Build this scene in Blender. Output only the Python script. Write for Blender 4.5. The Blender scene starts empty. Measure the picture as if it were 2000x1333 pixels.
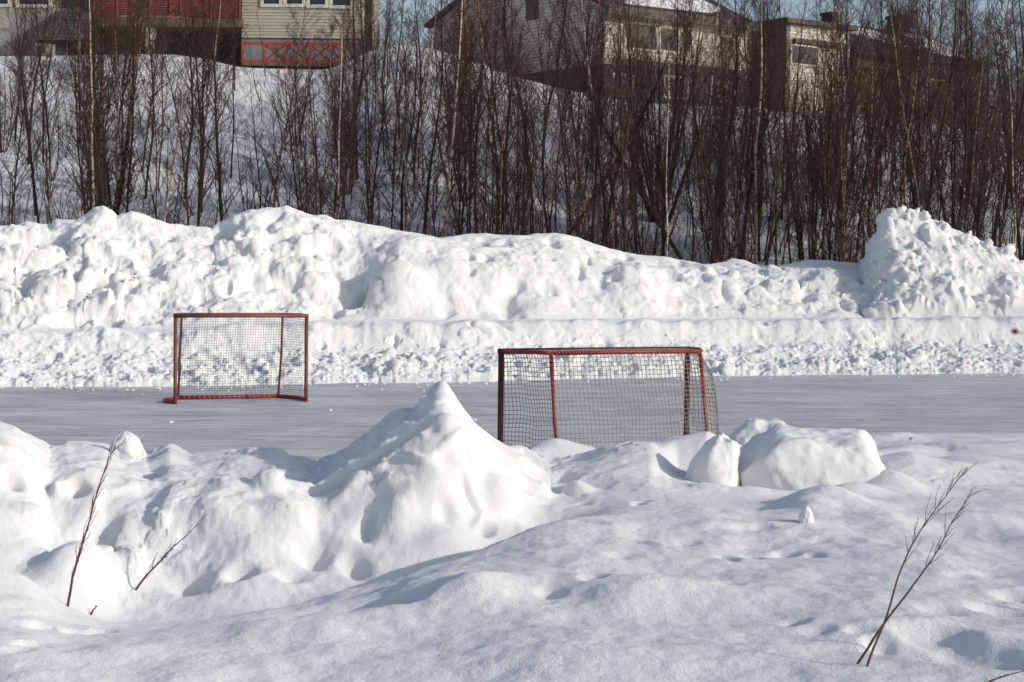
import bpy, math, random
import numpy as np
from mathutils import Vector, Matrix, Quaternion, noise as mnoise

R_ = math.radians
scene = bpy.context.scene
COL = scene.collection

# ------------------------------------------------------------------ camera, sky, sun, exposure
F_PX, CAM_H, PITCH, ROLL = 3600.0, 1.96, R_(2.33), R_(0.60)
cam_d = bpy.data.cameras.new('camera')
cam_d.sensor_width = 36.0
cam_d.lens = 36.0 * F_PX / 2000.0
cam_d.clip_start = 0.05
cam_d.clip_end = 3000.0
cam_d.dof.use_dof = True
cam_d.dof.focus_distance = 17.0
cam_d.dof.aperture_fstop = 18.0
cam = bpy.data.objects.new('camera', cam_d)
COL.objects.link(cam)
CAM_R = Matrix.Rotation(math.pi / 2 - PITCH, 3, 'X') @ Matrix.Rotation(ROLL, 3, 'Z')
cam.matrix_world = Matrix.Translation((0, 0, CAM_H)) @ CAM_R.to_4x4()
scene.camera = cam

SUN_AZ, SUN_EL = R_(63), R_(19.5)          # azimuth measured from straight behind the camera towards the right
SUN = Vector((math.sin(SUN_AZ) * math.cos(SUN_EL), -math.cos(SUN_AZ) * math.cos(SUN_EL), math.sin(SUN_EL)))
world = bpy.data.worlds.new('World')
scene.world = world
world.use_nodes = True
wn = world.node_tree
bg = wn.nodes['Background']
sky = wn.nodes.new('ShaderNodeTexSky')
sky.sky_type = 'NISHITA'
sky.sun_disc = False
sky.sun_elevation = SUN_EL
sky.sun_rotation = math.atan2(SUN.x, SUN.y)
sky.air_density = 1.0
sky.dust_density = 1.6
sky.ozone_density = 1.8
hsv = wn.nodes.new('ShaderNodeHueSaturation')
hsv.inputs['Saturation'].default_value = 0.82
hsv.inputs['Hue'].default_value = 0.508
wn.links.new(sky.outputs['Color'], hsv.inputs['Color'])
wn.links.new(hsv.outputs['Color'], bg.inputs['Color'])
bg.inputs['Strength'].default_value = 0.134
sun_d = bpy.data.lights.new('sun', 'SUN')
sun_d.energy = 2.45
sun_d.angle = R_(0.55)
sun_d.color = (1.0, 0.945, 0.87)
sun_o = bpy.data.objects.new('sun', sun_d)
sun_o.rotation_mode = 'QUATERNION'
sun_o.rotation_quaternion = SUN.to_track_quat('Z', 'Y')
COL.objects.link(sun_o)
scene.view_settings.view_transform = 'Standard'
scene.view_settings.look = 'None'
scene.view_settings.exposure = 0.0
scene.view_settings.gamma = 1.0
scene.render.engine = 'CYCLES'
scene.cycles.use_denoising = True
scene.cycles.denoiser = 'OPENIMAGEDENOISE'
scene.cycles.denoising_input_passes = 'RGB_ALBEDO_NORMAL'
scene.cycles.denoising_prefilter = 'ACCURATE'
scene.cycles.max_bounces = 8
scene.cycles.diffuse_bounces = 6
scene.cycles.glossy_bounces = 2
scene.cycles.transparent_max_bounces = 8

# ------------------------------------------------------------------ picture ray -> world point at a given depth
_R = np.array(CAM_R)
def ray(px, py):
    px = np.asarray(px, float); py = np.asarray(py, float)
    x = (px - 1000.0) / F_PX; y = -(py - 666.5) / F_PX
    v = np.stack([x, y, -np.ones_like(x + y)], -1)
    return v @ _R.T
def W(px, py, d):
    v = ray(px, py)
    k = np.asarray(d, float) / v[..., 1]
    return v * k[..., None] + np.array([0, 0, CAM_H])
def V(px, py, d):
    return Vector(W(float(px), float(py), float(d)).tolist())
def d_on_plane(px, py, z):
    v = ray(px, py)
    return v[..., 1] * (z - CAM_H) / v[..., 2]

# ------------------------------------------------------------------ noise
_rng = np.random.default_rng(7)
_perm = _rng.permutation(4096)
_ang = _rng.random(4096) * 2 * np.pi
_gx, _gy = np.cos(_ang), np.sin(_ang)
def perlin(x, y, seed=0):
    xi = np.floor(x).astype(np.int64); yi = np.floor(y).astype(np.int64)
    xf = x - xi; yf = y - yi
    u = xf * xf * xf * (xf * (xf * 6 - 15) + 10); v = yf * yf * yf * (yf * (yf * 6 - 15) + 10)
    def g(ix, iy, dx, dy):
        h = _perm[(ix + _perm[(iy + seed * 131) & 4095]) & 4095]
        return _gx[h] * dx + _gy[h] * dy
    a = g(xi, yi, xf, yf); b = g(xi + 1, yi, xf - 1, yf)
    c = g(xi, yi + 1, xf, yf - 1); d = g(xi + 1, yi + 1, xf - 1, yf - 1)
    return (a + u * (b - a)) * (1 - v) + (c + u * (d - c)) * v
def fbm(x, y, octaves=4, gain=0.5, seed=0):
    s = 0; a = 1.0
    for o in range(octaves):
        s = s + a * perlin(x * 2 ** o + 17.3 * o, y * 2 ** o - 9.1 * o, seed + o)
        a *= gain
    return s
def billow(x, y, octaves=4, gain=0.5, seed=0):
    s = 0; a = 1.0
    for o in range(octaves):
        s = s + a * (1 - 2.2 * np.abs(perlin(x * 2 ** o + 7.7 * o, y * 2 ** o + 3.3 * o, seed + o)))
        a *= gain
    return s
def sstep(x, a, b):
    t = np.clip((x - a) / (b - a), 0, 1)
    return t * t * (3 - 2 * t)

_g3 = _rng.normal(size=(4096, 3)); _g3 /= np.linalg.norm(_g3, axis=1, keepdims=True)
_r3 = _rng.random((4096, 5))
def _h3(ix, iy, iz, seed): return _perm[(ix + _perm[(iy + _perm[(iz + seed * 57) & 4095]) & 4095]) & 4095]
def perlin3(x, y, z, seed=0):
    xi, yi, zi = [np.floor(q).astype(np.int64) for q in (x, y, z)]
    xf, yf, zf_ = x - xi, y - yi, z - zi
    u, v, w = [q * q * q * (q * (q * 6 - 15) + 10) for q in (xf, yf, zf_)]
    out = 0
    for a in (0, 1):
        for b in (0, 1):
            for c in (0, 1):
                g = _g3[_h3(xi + a, yi + b, zi + c, seed)]
                out = out + (g[..., 0] * (xf - a) + g[..., 1] * (yf - b) + g[..., 2] * (zf_ - c)) * (u if a else 1 - u) * (v if b else 1 - v) * (w if c else 1 - w)
    return out
def fbm3(P, sc, octaves=4, gain=0.5, seed=0):
    s = 0; a = 1.0
    for o in range(octaves):
        k = sc * 2 ** o
        s = s + a * perlin3(P[..., 0] * k + 11.7 * o, P[..., 1] * k - 5.3 * o, P[..., 2] * k + 3.1 * o, seed + o); a *= gain
    return s
def clods3(P, cell, density, seed=0, rmin=.35, rmax=.75, warp=.25):
    """height of irregular lumps scattered one per cell, in metres"""
    x, y, z = P[..., 0] / cell, P[..., 1] / cell, P[..., 2] / cell
    wv = perlin3(x * 1.9, y * 1.9, z * 1.9, seed + 3) * warp * 2
    xi, yi, zi = [np.floor(q).astype(np.int64) for q in (x, y, z)]
    best = np.zeros_like(x)
    for a in (-1, 0, 1):
        for b in (-1, 0, 1):
            for c in (-1, 0, 1):
                r = _r3[_h3(xi + a, yi + b, zi + c, seed)]
                rad = (rmin + (rmax - rmin) * r[..., 3] ** 1.6) * (1 + wv)
                dx, dy, dz = xi + a + r[..., 0] - x, yi + b + r[..., 1] - y, zi + c + r[..., 2] - z
                q = (np.abs(dx) ** 2.6 + np.abs(dy) ** 2.6 + np.abs(dz) ** 2.6) / np.maximum(rad, .05) ** 2.6
                tl = 1 + (r[..., 0] - .5) * dx * 1.6 + (r[..., 1] - .5) * dz * 1.6
                val = np.where((r[..., 4] < density) & (q < 1), np.minimum(np.clip(1 - q ** 1.5, 0, 1) ** .38, np.maximum(.56 + ((r[..., 0] - .5) * dx + (r[..., 1] - .5) * dz + (r[..., 2] - .5) * dy) * 3.2, .06)) * rad * tl, 0)
                best = np.maximum(best, val)
    return best * cell
def grid_normals(P):
    n = np.cross(np.gradient(P, axis=1), np.gradient(P, axis=0))
    n /= np.maximum(np.linalg.norm(n, axis=2, keepdims=True), 1e-9)
    return np.where(n[..., 2:3] < 0, -n, n)
def to_px(P):
    Q = (P - np.array([0, 0, CAM_H])) @ _R
    return 1000 + F_PX * Q[..., 0] / -Q[..., 2], 666.5 - F_PX * Q[..., 1] / -Q[..., 2]
def hollows(P, N, feats, sel):
    """(px, py, half-width, half-height in picture units, depth, rotation, sharpness): bumps and hollows pressed into the face along its normal"""
    a, b = to_px(P); out = np.zeros(a.shape)
    for px, py, w, h, dp, rot, pw in feats:
        e = np.where(sel, (a - px) ** 2 + (b - py) ** 2, 1e12); i = np.unravel_index(np.argmin(e), e.shape)
        c = P[i]; k = F_PX / c[1]
        nrm = N[max(i[0] - 6, 0):i[0] + 7, max(i[1] - 6, 0):i[1] + 7].reshape(-1, 3).mean(0); nrm /= np.linalg.norm(nrm)
        ex = np.cross([0, 0, 1.0], nrm); ex /= np.linalg.norm(ex)
        if ex[0] < 0: ex = -ex
        ey = np.cross(nrm, ex); ey = ey if ey[2] > 0 else -ey
        d = P - c; u = d @ ex * k; v = d @ ey * k
        cs, sn = math.cos(rot), math.sin(rot)
        q = ((u * cs + v * sn) / w) ** 2 + ((-u * sn + v * cs) / h) ** 2
        out += dp * np.exp(-q ** (pw / 2)) * (np.abs(d @ nrm) < .6)
    return out

# ------------------------------------------------------------------ materials
def newmat(name):
    m = bpy.data.materials.new(name); m.use_nodes = True
    nt = m.node_tree
    return m, nt, nt.nodes['Principled BSDF']
def node(nt, typ, **kw):
    n = nt.nodes.new(typ)
    for k, v in kw.items(): setattr(n, k, v)
    return n
def tex(nt, scale, detail=4, rough=0.55, stretch=(1, 1, 1), coord='Object'):
    tc = node(nt, 'ShaderNodeTexCoord'); mp = node(nt, 'ShaderNodeMapping')
    mp.inputs['Scale'].default_value = stretch
    nz = node(nt, 'ShaderNodeTexNoise')
    nz.inputs['Scale'].default_value = scale; nz.inputs['Detail'].default_value = detail; nz.inputs['Roughness'].default_value = rough
    nt.links.new(tc.outputs[coord], mp.inputs['Vector']); nt.links.new(mp.outputs['Vector'], nz.inputs['Vector'])
    return nz
def ramp(nt, src, stops):
    r = node(nt, 'ShaderNodeValToRGB')
    el = r.color_ramp.elements
    while len(el) < len(stops): el.new(0.5)
    for e, (p, c) in zip(el, stops):
        e.position = p; e.color = (*c, 1) if len(c) == 3 else c
    nt.links.new(src, r.inputs['Fac'])
    return r
def bump(nt, src, strength, dist, prev=None):
    b = node(nt, 'ShaderNodeBump')
    b.inputs['Strength'].default_value = strength; b.inputs['Distance'].default_value = dist
    nt.links.new(src, b.inputs['Height'])
    if prev: nt.links.new(prev.outputs['Normal'], b.inputs['Normal'])
    return b

def snow_material(name, grain, gdist, lump, ldist, stain=0.0, tint=(0.80, 0.80, 0.80), stain_scale=1.2):
    m, nt, p = newmat(name)
    n1 = tex(nt, 0.9, 3)
    c1 = ramp(nt, n1.outputs['Fac'], [(0.3, tuple(t * 0.965 for t in tint)), (0.7, tint)])
    out = c1.outputs['Color']
    if stain > 0:
        ns = tex(nt, stain_scale, 6, 0.65)
        ms = ramp(nt, ns.outputs['Fac'], [(0.60, (0, 0, 0)), (0.76, (stain,) * 3)])
        mx = node(nt, 'ShaderNodeMix', data_type='RGBA')
        nt.links.new(ms.outputs['Color'], mx.inputs['Factor'])
        nt.links.new(out, mx.inputs['A']); mx.inputs['B'].default_value = (0.60, 0.50, 0.39, 1)
        out = mx.outputs['Result']
    nt.links.new(out, p.inputs['Base Color'])
    p.inputs['Roughness'].default_value = 0.75
    p.inputs['Specular IOR Level'].default_value = 0.25
    p.inputs['Diffuse Roughness'].default_value = 0.55
    g = tex(nt, grain, 3, 0.7); l = tex(nt, lump, 4, 0.6)
    b1 = bump(nt, l.outputs['Fac'], 1.0, ldist)
    b2 = bump(nt, g.outputs['Fac'], 1.0, gdist, b1)
    nt.links.new(b2.outputs['Normal'], p.inputs['Normal'])
    return m

M = {}
M['snow_near'] = snow_material('fresh_snow', 130, 0.0050, 14, 0.0060, 0.10, (0.84, 0.84, 0.835), 1.4)
M['snow_block'] = snow_material('packed_snow', 260, 0.0025, 16, 0.005, 0.22, (0.82, 0.815, 0.80), 3.5)
M['snow_far'] = snow_material('ploughed_snow', 40, 0.006, 9, 0.012, 0.35, (0.82, 0.82, 0.81), 2.2)
M['snow_hill'] = snow_material('hill_snow', 9, 0.02, 2.0, 0.06, 0.0, (0.79, 0.79, 0.80))

def make_ice():
    m, nt, p = newmat('rink_ice')
    a = tex(nt, 0.7, 6, 0.7, (0.7, 1.0, 1))
    b = tex(nt, 5.0, 6, 0.75, (0.5, 1.5, 1))
    s = tex(nt, 9.0, 8, 0.8, (0.45, 1.2, 1))
    w = tex(nt, 2.2, 3, 0.6, (0.25, 2.4, 1))
    c = ramp(nt, a.outputs['Fac'], [(0.40, (0.55, 0.545, 0.54)), (0.5, (0.69, 0.685, 0.67)), (0.60, (0.80, 0.80, 0.79))])
    mk = ramp(nt, b.outputs['Fac'], [(0.42, (0.70, 0.71, 0.73)), (0.54, (1, 1, 1))])
    mw = ramp(nt, w.outputs['Fac'], [(0.41, (0.70, 0.71, 0.73)), (0.54, (1, 1, 1))])
    mu = node(nt, 'ShaderNodeMix', data_type='RGBA', blend_type='MULTIPLY'); mu.inputs['Factor'].default_value = 1
    nt.links.new(c.outputs['Color'], mu.inputs['A']); nt.links.new(mk.outputs['Color'], mu.inputs['B'])
    m2 = node(nt, 'ShaderNodeMix', data_type='RGBA', blend_type='MULTIPLY'); m2.inputs['Factor'].default_value = 1
    nt.links.new(mu.outputs['Result'], m2.inputs['A']); nt.links.new(mw.outputs['Color'], m2.inputs['B'])
    sm = ramp(nt, s.outputs['Fac'], [(0.54, (0, 0, 0)), (0.64, (0.85, 0.85, 0.85))])
    mx = node(nt, 'ShaderNodeMix', data_type='RGBA')
    nt.links.new(sm.outputs['Color'], mx.inputs['Factor']); nt.links.new(m2.outputs['Result'], mx.inputs['A'])
    mx.inputs['B'].default_value = (0.80, 0.80, 0.80, 1)
    nt.links.new(mx.outputs['Result'], p.inputs['Base Color'])
    prev = mx.outputs['Result']
    for ang, sd in ((0.35, 1.0), (-0.6, 1.4), (1.2, 1.2)):
        t2 = tex(nt, 2.4 * sd, 2, 0.5, (0.10, 5.0, 1)); t2.inputs['Vector'].links[0].from_node.inputs['Rotation'].default_value = (0, 0, ang)
        r2 = ramp(nt, t2.outputs['Fac'], [(0.485, (0, 0, 0)), (0.50, (.8, .8, .8)), (0.515, (0, 0, 0))])
        m3 = node(nt, 'ShaderNodeMix', data_type='RGBA'); nt.links.new(r2.outputs['Color'], m3.inputs['Factor']); nt.links.new(prev, m3.inputs['A']); m3.inputs['B'].default_value = (.85, .85, .86, 1)
        prev = m3.outputs['Result']
    nt.links.new(prev, p.inputs['Base Color'])
    p.inputs['Roughness'].default_value = 0.45
    p.inputs['Specular IOR Level'].default_value = 0.22
    bb = bump(nt, b.outputs['Fac'], 1.0, 0.006)
    b2 = bump(nt, s.outputs['Fac'], 1.0, 0.006, bb)
    nt.links.new(b2.outputs['Normal'], p.inputs['Normal'])
    return m
M['ice'] = make_ice()

def plain(name, col, rough=0.6, var=0.25, scale=6, stretch=(1, 1, 1), bumpd=0.0, metal=0.0):
    m, nt, p = newmat(name)
    n = tex(nt, scale, 5, 0.6, stretch)
    lo = tuple(c * (1 - var) for c in col); hi = tuple(min(1, c * (1 + var)) for c in col)
    c = ramp(nt, n.outputs['Fac'], [(0.3, lo), (0.7, hi)])
    nt.links.new(c.outputs['Color'], p.inputs['Base Color'])
    p.inputs['Roughness'].default_value = rough; p.inputs['Metallic'].default_value = metal
    if bumpd:
        b = bump(nt, n.outputs['Fac'], 1.0, bumpd); nt.links.new(b.outputs['Normal'], p.inputs['Normal'])
    return m
def siding(name, col, pitch, dark=0.35, var=0.12, vertical=False):
    """planks: a groove every `pitch` metres"""
    m, nt, p = newmat(name)
    tc = node(nt, 'ShaderNodeTexCoord'); sp = node(nt, 'ShaderNodeSeparateXYZ')
    nt.links.new(tc.outputs['Object'], sp.inputs[0])
    dv = node(nt, 'ShaderNodeMath', operation='DIVIDE'); dv.inputs[1].default_value = pitch
    nt.links.new(sp.outputs['X' if vertical else 'Z'], dv.inputs[0])
    fr = node(nt, 'ShaderNodeMath', operation='FRACT'); nt.links.new(dv.outputs[0], fr.inputs[0])
    r = ramp(nt, fr.outputs[0], [(0.0, (dark,) * 3), (0.14, (dark,) * 3), (0.24, (1, 1, 1)), (1.0, (0.92,) * 3)])
    n = tex(nt, 3, 5, 0.65, (1, 1, 4))
    c = ramp(nt, n.outputs['Fac'], [(0.3, tuple(x * (1 - var) for x in col)), (0.7, tuple(x * (1 + var) for x in col))])
    mu = node(nt, 'ShaderNodeMix', data_type='RGBA', blend_type='MULTIPLY'); mu.inputs['Factor'].default_value = 1
    nt.links.new(c.outputs['Color'], mu.inputs['A']); nt.links.new(r.outputs['Color'], mu.inputs['B'])
    nt.links.new(mu.outputs['Result'], p.inputs['Base Color'])
    b = bump(nt, r.outputs['Color'], 1.0, 0.01); nt.links.new(b.outputs['Normal'], p.inputs['Normal'])
    p.inputs['Roughness'].default_value = 0.7
    return m
def bark(name, col, mark, cut, scale=1.0):
    m, nt, p = newmat(name)
    n = tex(nt, 5 * scale, 4, 0.7, (1, 1, 2.6))
    r = ramp(nt, n.outputs['Fac'], [(cut - 0.05, mark), (cut + 0.05, col)])
    oi = node(nt, 'ShaderNodeObjectInfo')
    rr = ramp(nt, oi.outputs['Random'], [(0, (0.6, 0.6, 0.6)), (1, (1.25, 1.2, 1.15))])
    mu = node(nt, 'ShaderNodeMix', data_type='RGBA', blend_type='MULTIPLY'); mu.inputs['Factor'].default_value = 1
    nt.links.new(r.outputs['Color'], mu.inputs['A']); nt.links.new(rr.outputs['Color'], mu.inputs['B'])
    nt.links.new(mu.outputs['Result'], p.inputs['Base Color'])
    p.inputs['Roughness'].default_value = 0.8
    p.inputs['Specular IOR Level'].default_value = 0.2
    return m
M['bark_dark'] = bark('dark_bark', (0.046, 0.036, 0.031), (0.022, 0.018, 0.016), 0.46)
M['bark_sunlit'] = bark('sunlit_orange_bark', (0.34, 0.205, 0.125), (0.045, 0.032, 0.026), 0.50)  # warm sun on the trunks is mixed into this orange-brown bark colour
M['bark_pale'] = bark('pale_birch_bark', (0.54, 0.46, 0.38), (0.05, 0.037, 0.03), 0.45)
M['twig'] = bark('birch_twigs', (0.082, 0.047, 0.037), (0.048, 0.029, 0.024), 0.5)
M['dry_stem'] = plain('dry_stem', (0.085, 0.045, 0.032), 0.7, 0.4, 60)
M['red_paint'] = plain('worn_red_paint', (0.27, 0.020, 0.018), 0.5, 0.35, 9)
M['maroon_paint'] = plain('rusty_maroon_paint', (0.085, 0.013, 0.014), 0.55, 0.5, 12)
M['rust_paint'] = plain('faded_brown_red_paint', (0.16, 0.050, 0.038), 0.6, 0.35, 12)
M['cord_pale'] = plain('pale_cord', (0.36, 0.325, 0.285), 0.9, 0.25, 30)
M['cord_dark'] = plain('dark_cord', (0.06, 0.055, 0.052), 0.9, 0.3, 30)

# ------------------------------------------------------------------ mesh helpers
def tag(o, label=None, cat=None, group=None, kind=None):
    if label: o['label'] = label
    if cat: o['category'] = cat
    if group: o['group'] = group
    if kind: o['kind'] = kind
    return o
def link(name, me, mat=None, parent=None):
    o = bpy.data.objects.new(name, me)
    COL.objects.link(o)
    if mat is not None and me is not None: me.materials.append(mat)
    if parent: o.parent = parent
    return o
def thing(name, loc, label, cat, group=None):
    o = bpy.data.objects.new(name, None)
    o.location = loc; o.empty_display_size = 0.3
    COL.objects.link(o)
    return tag(o, label, cat, group)
def mesh_from(name, verts, quads=None, faces=None, smooth=True):
    me = bpy.data.meshes.new(name)
    verts = np.asarray(verts, np.float32)
    if quads is not None:
        q = np.asarray(quads, np.int32)
        me.vertices.add(len(verts)); me.vertices.foreach_set('co', verts.ravel())
        me.loops.add(q.size); me.loops.foreach_set('vertex_index', q.ravel())
        me.polygons.add(len(q)); me.polygons.foreach_set('loop_start', np.arange(0, q.size, q.shape[1], dtype=np.int32))
        me.update(calc_edges=True)
    else:
        me.from_pydata([tuple(v) for v in verts], [], faces)
        me.update()
    if smooth: me.polygons.foreach_set('use_smooth', np.ones(len(me.polygons), bool))
    return me
def grid_mesh(name, X, Y, Z):
    r, c = X.shape
    v = np.stack([X, Y, Z], -1).reshape(-1, 3)
    i = np.arange(r * c).reshape(r, c)
    q = np.stack([i[:-1, :-1], i[:-1, 1:], i[1:, 1:], i[1:, :-1]], -1).reshape(-1, 4)
    return mesh_from(name, v, q)

class MB:
    """collects boxes, tubes and prisms for one mesh"""
    def __init__(s): s.v = []; s.f = []; s.n = 0
    def add(s, verts, faces):
        s.v.extend([tuple(map(float, x)) for x in verts]); s.f.extend([tuple(i + s.n for i in f) for f in faces]); s.n += len(verts)
    def hexa(s, p):   # p: 4 bottom ccw, 4 top ccw
        s.add(p, [(3, 2, 1, 0), (4, 5, 6, 7), (0, 1, 5, 4), (1, 2, 6, 5), (2, 3, 7, 6), (3, 0, 4, 7)])
    def box(s, x0, x1, y0, y1, z0, z1):
        s.hexa([(x0, y0, z0), (x1, y0, z0), (x1, y1, z0), (x0, y1, z0), (x0, y0, z1), (x1, y0, z1), (x1, y1, z1), (x0, y1, z1)])
    def obox(s, O, A, B, a0, a1, b0, b1, z0, z1):
        def P(a, b, z): return (O[0] + A[0] * a + B[0] * b, O[1] + A[1] * a + B[1] * b, z)
        s.hexa([P(a0, b0, z0), P(a1, b0, z0), P(a1, b1, z0), P(a0, b1, z0), P(a0, b0, z1), P(a1, b0, z1), P(a1, b1, z1), P(a0, b1, z1)])
    def tube(s, pts, radii, k=8, cap=True):
        pts = np.asarray(pts, float); n = len(pts)
        if np.isscalar(radii): radii = [radii] * n
        t = np.gradient(pts, axis=0); t /= np.maximum(np.linalg.norm(t, axis=1, keepdims=True), 1e-9)
        m = t.mean(0)
        ref = np.array([0, 0, 1.0]) if abs(m[2]) < 0.7 * np.linalg.norm(m) + 1e-9 else np.array([1.0, 0.13, 0])
        a = np.cross(t, ref); a /= np.maximum(np.linalg.norm(a, axis=1, keepdims=True), 1e-9)
        b = np.cross(t, a)
        th = np.arange(k) * 2 * np.pi / k
        ring = pts[:, None] + (a[:, None] * np.cos(th)[None, :, None] + b[:, None] * np.sin(th)[None, :, None]) * np.asarray(radii, float)[:, None, None]
        f = []
        for i in range(n - 1):
            for j in range(k):
                j2 = (j + 1) % k
                f.append((i * k + j, i * k + j2, (i + 1) * k + j2, (i + 1) * k + j))
        if cap:
            f.append(tuple(range(k - 1, -1, -1))); f.append(tuple((n - 1) * k + j for j in range(k)))
        s.add(ring.reshape(-1, 3), f)
    def build(s, name, mat, parent=None, smooth=False):
        me = mesh_from(name, s.v, faces=s.f, smooth=smooth)
        return link(name, me, mat, parent)
    def mesh(s, name, mat, smooth=True):
        me = mesh_from(name, s.v, faces=s.f, smooth=smooth); me.materials.append(mat); return me

def table(pts, u_of=None):
    a = np.array(pts, float)
    return lambda x: np.interp(x, a[:, 0], a[:, 1])

def pchip_cols(dk, zk, D):
    """dk, zk: (K, C) knots per column; D: (R, C) depths -> heights"""
    h = np.diff(dk, axis=0); s = np.diff(zk, axis=0) / h
    K = dk.shape[0]
    m = np.zeros_like(zk)
    for i in range(1, K - 1):
        a, b = s[i - 1], s[i]
        w1 = 2 * h[i] + h[i - 1]; w2 = h[i] + 2 * h[i - 1]
        ok = a * b > 0
        with np.errstate(divide='ignore', invalid='ignore'):
            hm = (w1 + w2) / (w1 / a + w2 / b)
        m[i] = np.where(ok, hm, 0)
    m[0] = s[0]; m[-1] = s[-1]
    Z = np.where(D < dk[0], zk[0] + (D - dk[0]) * m[0], zk[-1])
    for i in range(K - 1):
        t = (D - dk[i]) / h[i]
        mask = (t >= 0) & (t <= 1)
        t = np.clip(t, 0, 1)
        z = (2 * t**3 - 3 * t**2 + 1) * zk[i] + (t**3 - 2 * t**2 + t) * h[i] * m[i] + (-2 * t**3 + 3 * t**2) * zk[i + 1] + (t**3 - t**2) * h[i] * m[i + 1]
        Z = np.where(mask, z, Z)
    return Z

def chunks(X, Y, Z, n, rng, area, rmin, rmax, power=2.2, hfac=0.55, dens=None):
    """lay irregular lumps of ploughed snow into a height field"""
    x0, x1, y0, y1 = area
    rows = Y.shape[0]
    yrow = Y.mean(1)
    for _ in range(n):
        cx = rng.uniform(x0, x1); cy = rng.uniform(y0, y1)
        if dens is not None and rng.random() > dens(cx, cy): continue
        r = rmin * (rmax / rmin) ** (rng.random() ** power)
        i0, i1 = np.searchsorted(yrow, [cy - r * 1.6, cy + r * 1.6])
        if i1 - i0 < 2: continue
        xr = X[(i0 + i1) // 2]
        j0, j1 = np.searchsorted(xr, [cx - r * 1.6, cx + r * 1.6])
        if j1 - j0 < 2: continue
        xs = X[i0:i1, j0:j1] - cx; ys = Y[i0:i1, j0:j1] - cy
        th = rng.uniform(0, np.pi); e = rng.uniform(0.6, 1.0)
        c, s = math.cos(th), math.sin(th)
        a = (xs * c + ys * s) / r; b = (-xs * s + ys * c) / (r * e)
        q = np.abs(a) ** 2.6 + np.abs(b) ** 2.6
        q = q * (1 + 0.5 * perlin(xs / r * 1.3 + cx * 7, ys / r * 1.3 + cy * 7, 3))
        dome = np.clip(1 - q, 0, 1) ** 0.5
        tilt = 1 + rng.uniform(-.5, .5) * a + rng.uniform(-.5, .5) * b
        Z[i0:i1, j0:j1] += dome * tilt * r * hfac * rng.uniform(0.6, 1.2)

def u_of(px, py, d):
    p = W(px, py, d); return p[..., 0] / p[..., 1]

# ------------------------------------------------------------------ ground sheet, ice
g = mesh_from('ground', [(-1500, -60, -0.5), (1500, -60, -0.5), (1500, 2500, -0.5), (-1500, 2500, -0.5)], [[0, 1, 2, 3]])
tag(link('ground', g, M['snow_hill']), kind='structure')
xs = np.linspace(-32, 34, 60); ys = np.linspace(9.5, 42, 40)
XX, YY = np.meshgrid(xs, ys)
tag(link('ice', grid_mesh('ice', XX, YY, np.zeros_like(XX)), M['ice']), kind='structure')

# ------------------------------------------------------------------ near snow: foreground, trough, bank, to the ice edge
def knots(rows):
    """rows of (px, d, py) -> functions of u for depth and height"""
    a = np.array(rows, float)
    p = W(a[:, 0], a[:, 2], a[:, 1])
    u = p[:, 0] / p[:, 1]
    o = np.argsort(u)
    return (lambda x: np.interp(x, u[o], a[o, 1])), (lambda x: np.interp(x, u[o], p[o, 2]))
def px_u(px, py=900): return float(u_of(px, py, 10.0))

NC, UMAX = 1560, 0.56
U = np.linspace(-UMAX, UMAX, NC)
PX = 1000 + U * F_PX
def smooth_cols(a, w):
    if w <= 0: return a
    k = np.hanning(2 * w + 3); k /= k.sum()
    return np.convolve(np.pad(a, w + 1, mode='edge'), k, mode='valid')

k1d, k1z = knots([(-500, 5.2, 1335), (0, 5.2, 1338), (500, 5.2, 1345), (1000, 5.2, 1335), (1500, 5.2, 1330), (2000, 5.2, 1330), (2600, 5.2, 1335)])
k2d, k2z = knots([(-500, 7.2, 1050), (0, 7.4, 1105), (60, 7.4, 1130), (130, 7.5, 1178), (190, 7.5, 1203), (260, 7.4, 1215), (350, 7.4, 1211), (480, 7.4, 1197), (570, 7.5, 1185),
                  (640, 7.6, 1160), (700, 7.7, 1145), (790, 7.8, 1120), (850, 7.9, 1100), (900, 8.0, 1085), (1050, 8.4, 1037), (1200, 8.8, 1014), (1350, 9.2, 1000),
                  (1500, 9.5, 1000), (1700, 9.6, 1000), (2000, 9.6, 1010), (2600, 9.6, 1010)])
k5d, k5z = knots([(-500, 11, 825), (-100, 11, 820), (0, 11, 828), (25, 11, 840), (60, 11.1, 860), (95, 11.3, 878), (130, 11, 869), (165, 11, 868), (205, 11, 874), (245, 11, 890),
                  (290, 11.3, 888), (330, 11.4, 868), (370, 11.2, 884), (440, 10.9, 886), (535, 10.7, 883), (580, 10.7, 900), (618, 10.8, 911), (640, 10.8, 897), (690, 10.7, 866),
                  (740, 10.8, 830), (770, 10.7, 805), (806, 10.6, 806), (824, 10.5, 784), (838, 10.45, 762), (857, 10.4, 746), (868, 10.4, 745), (885, 10.4, 768), (905, 10.5, 798), (930, 10.6, 830),
                  (960, 10.8, 854), (990, 11, 873), (1010, 11.2, 880), (1040, 11.6, 888), (1075, 12, 905), (1120, 12, 892), (1190, 12, 869), (1225, 12, 863), (1290, 12, 864),
                  (1340, 12, 851), (1380, 12, 843), (1402, 12, 852), (1450, 12, 885), (1600, 12, 885), (1700, 12.3, 893), (1760, 13, 885), (1850, 14, 880), (2000, 14.5, 876), (2600, 15, 870)])
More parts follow.
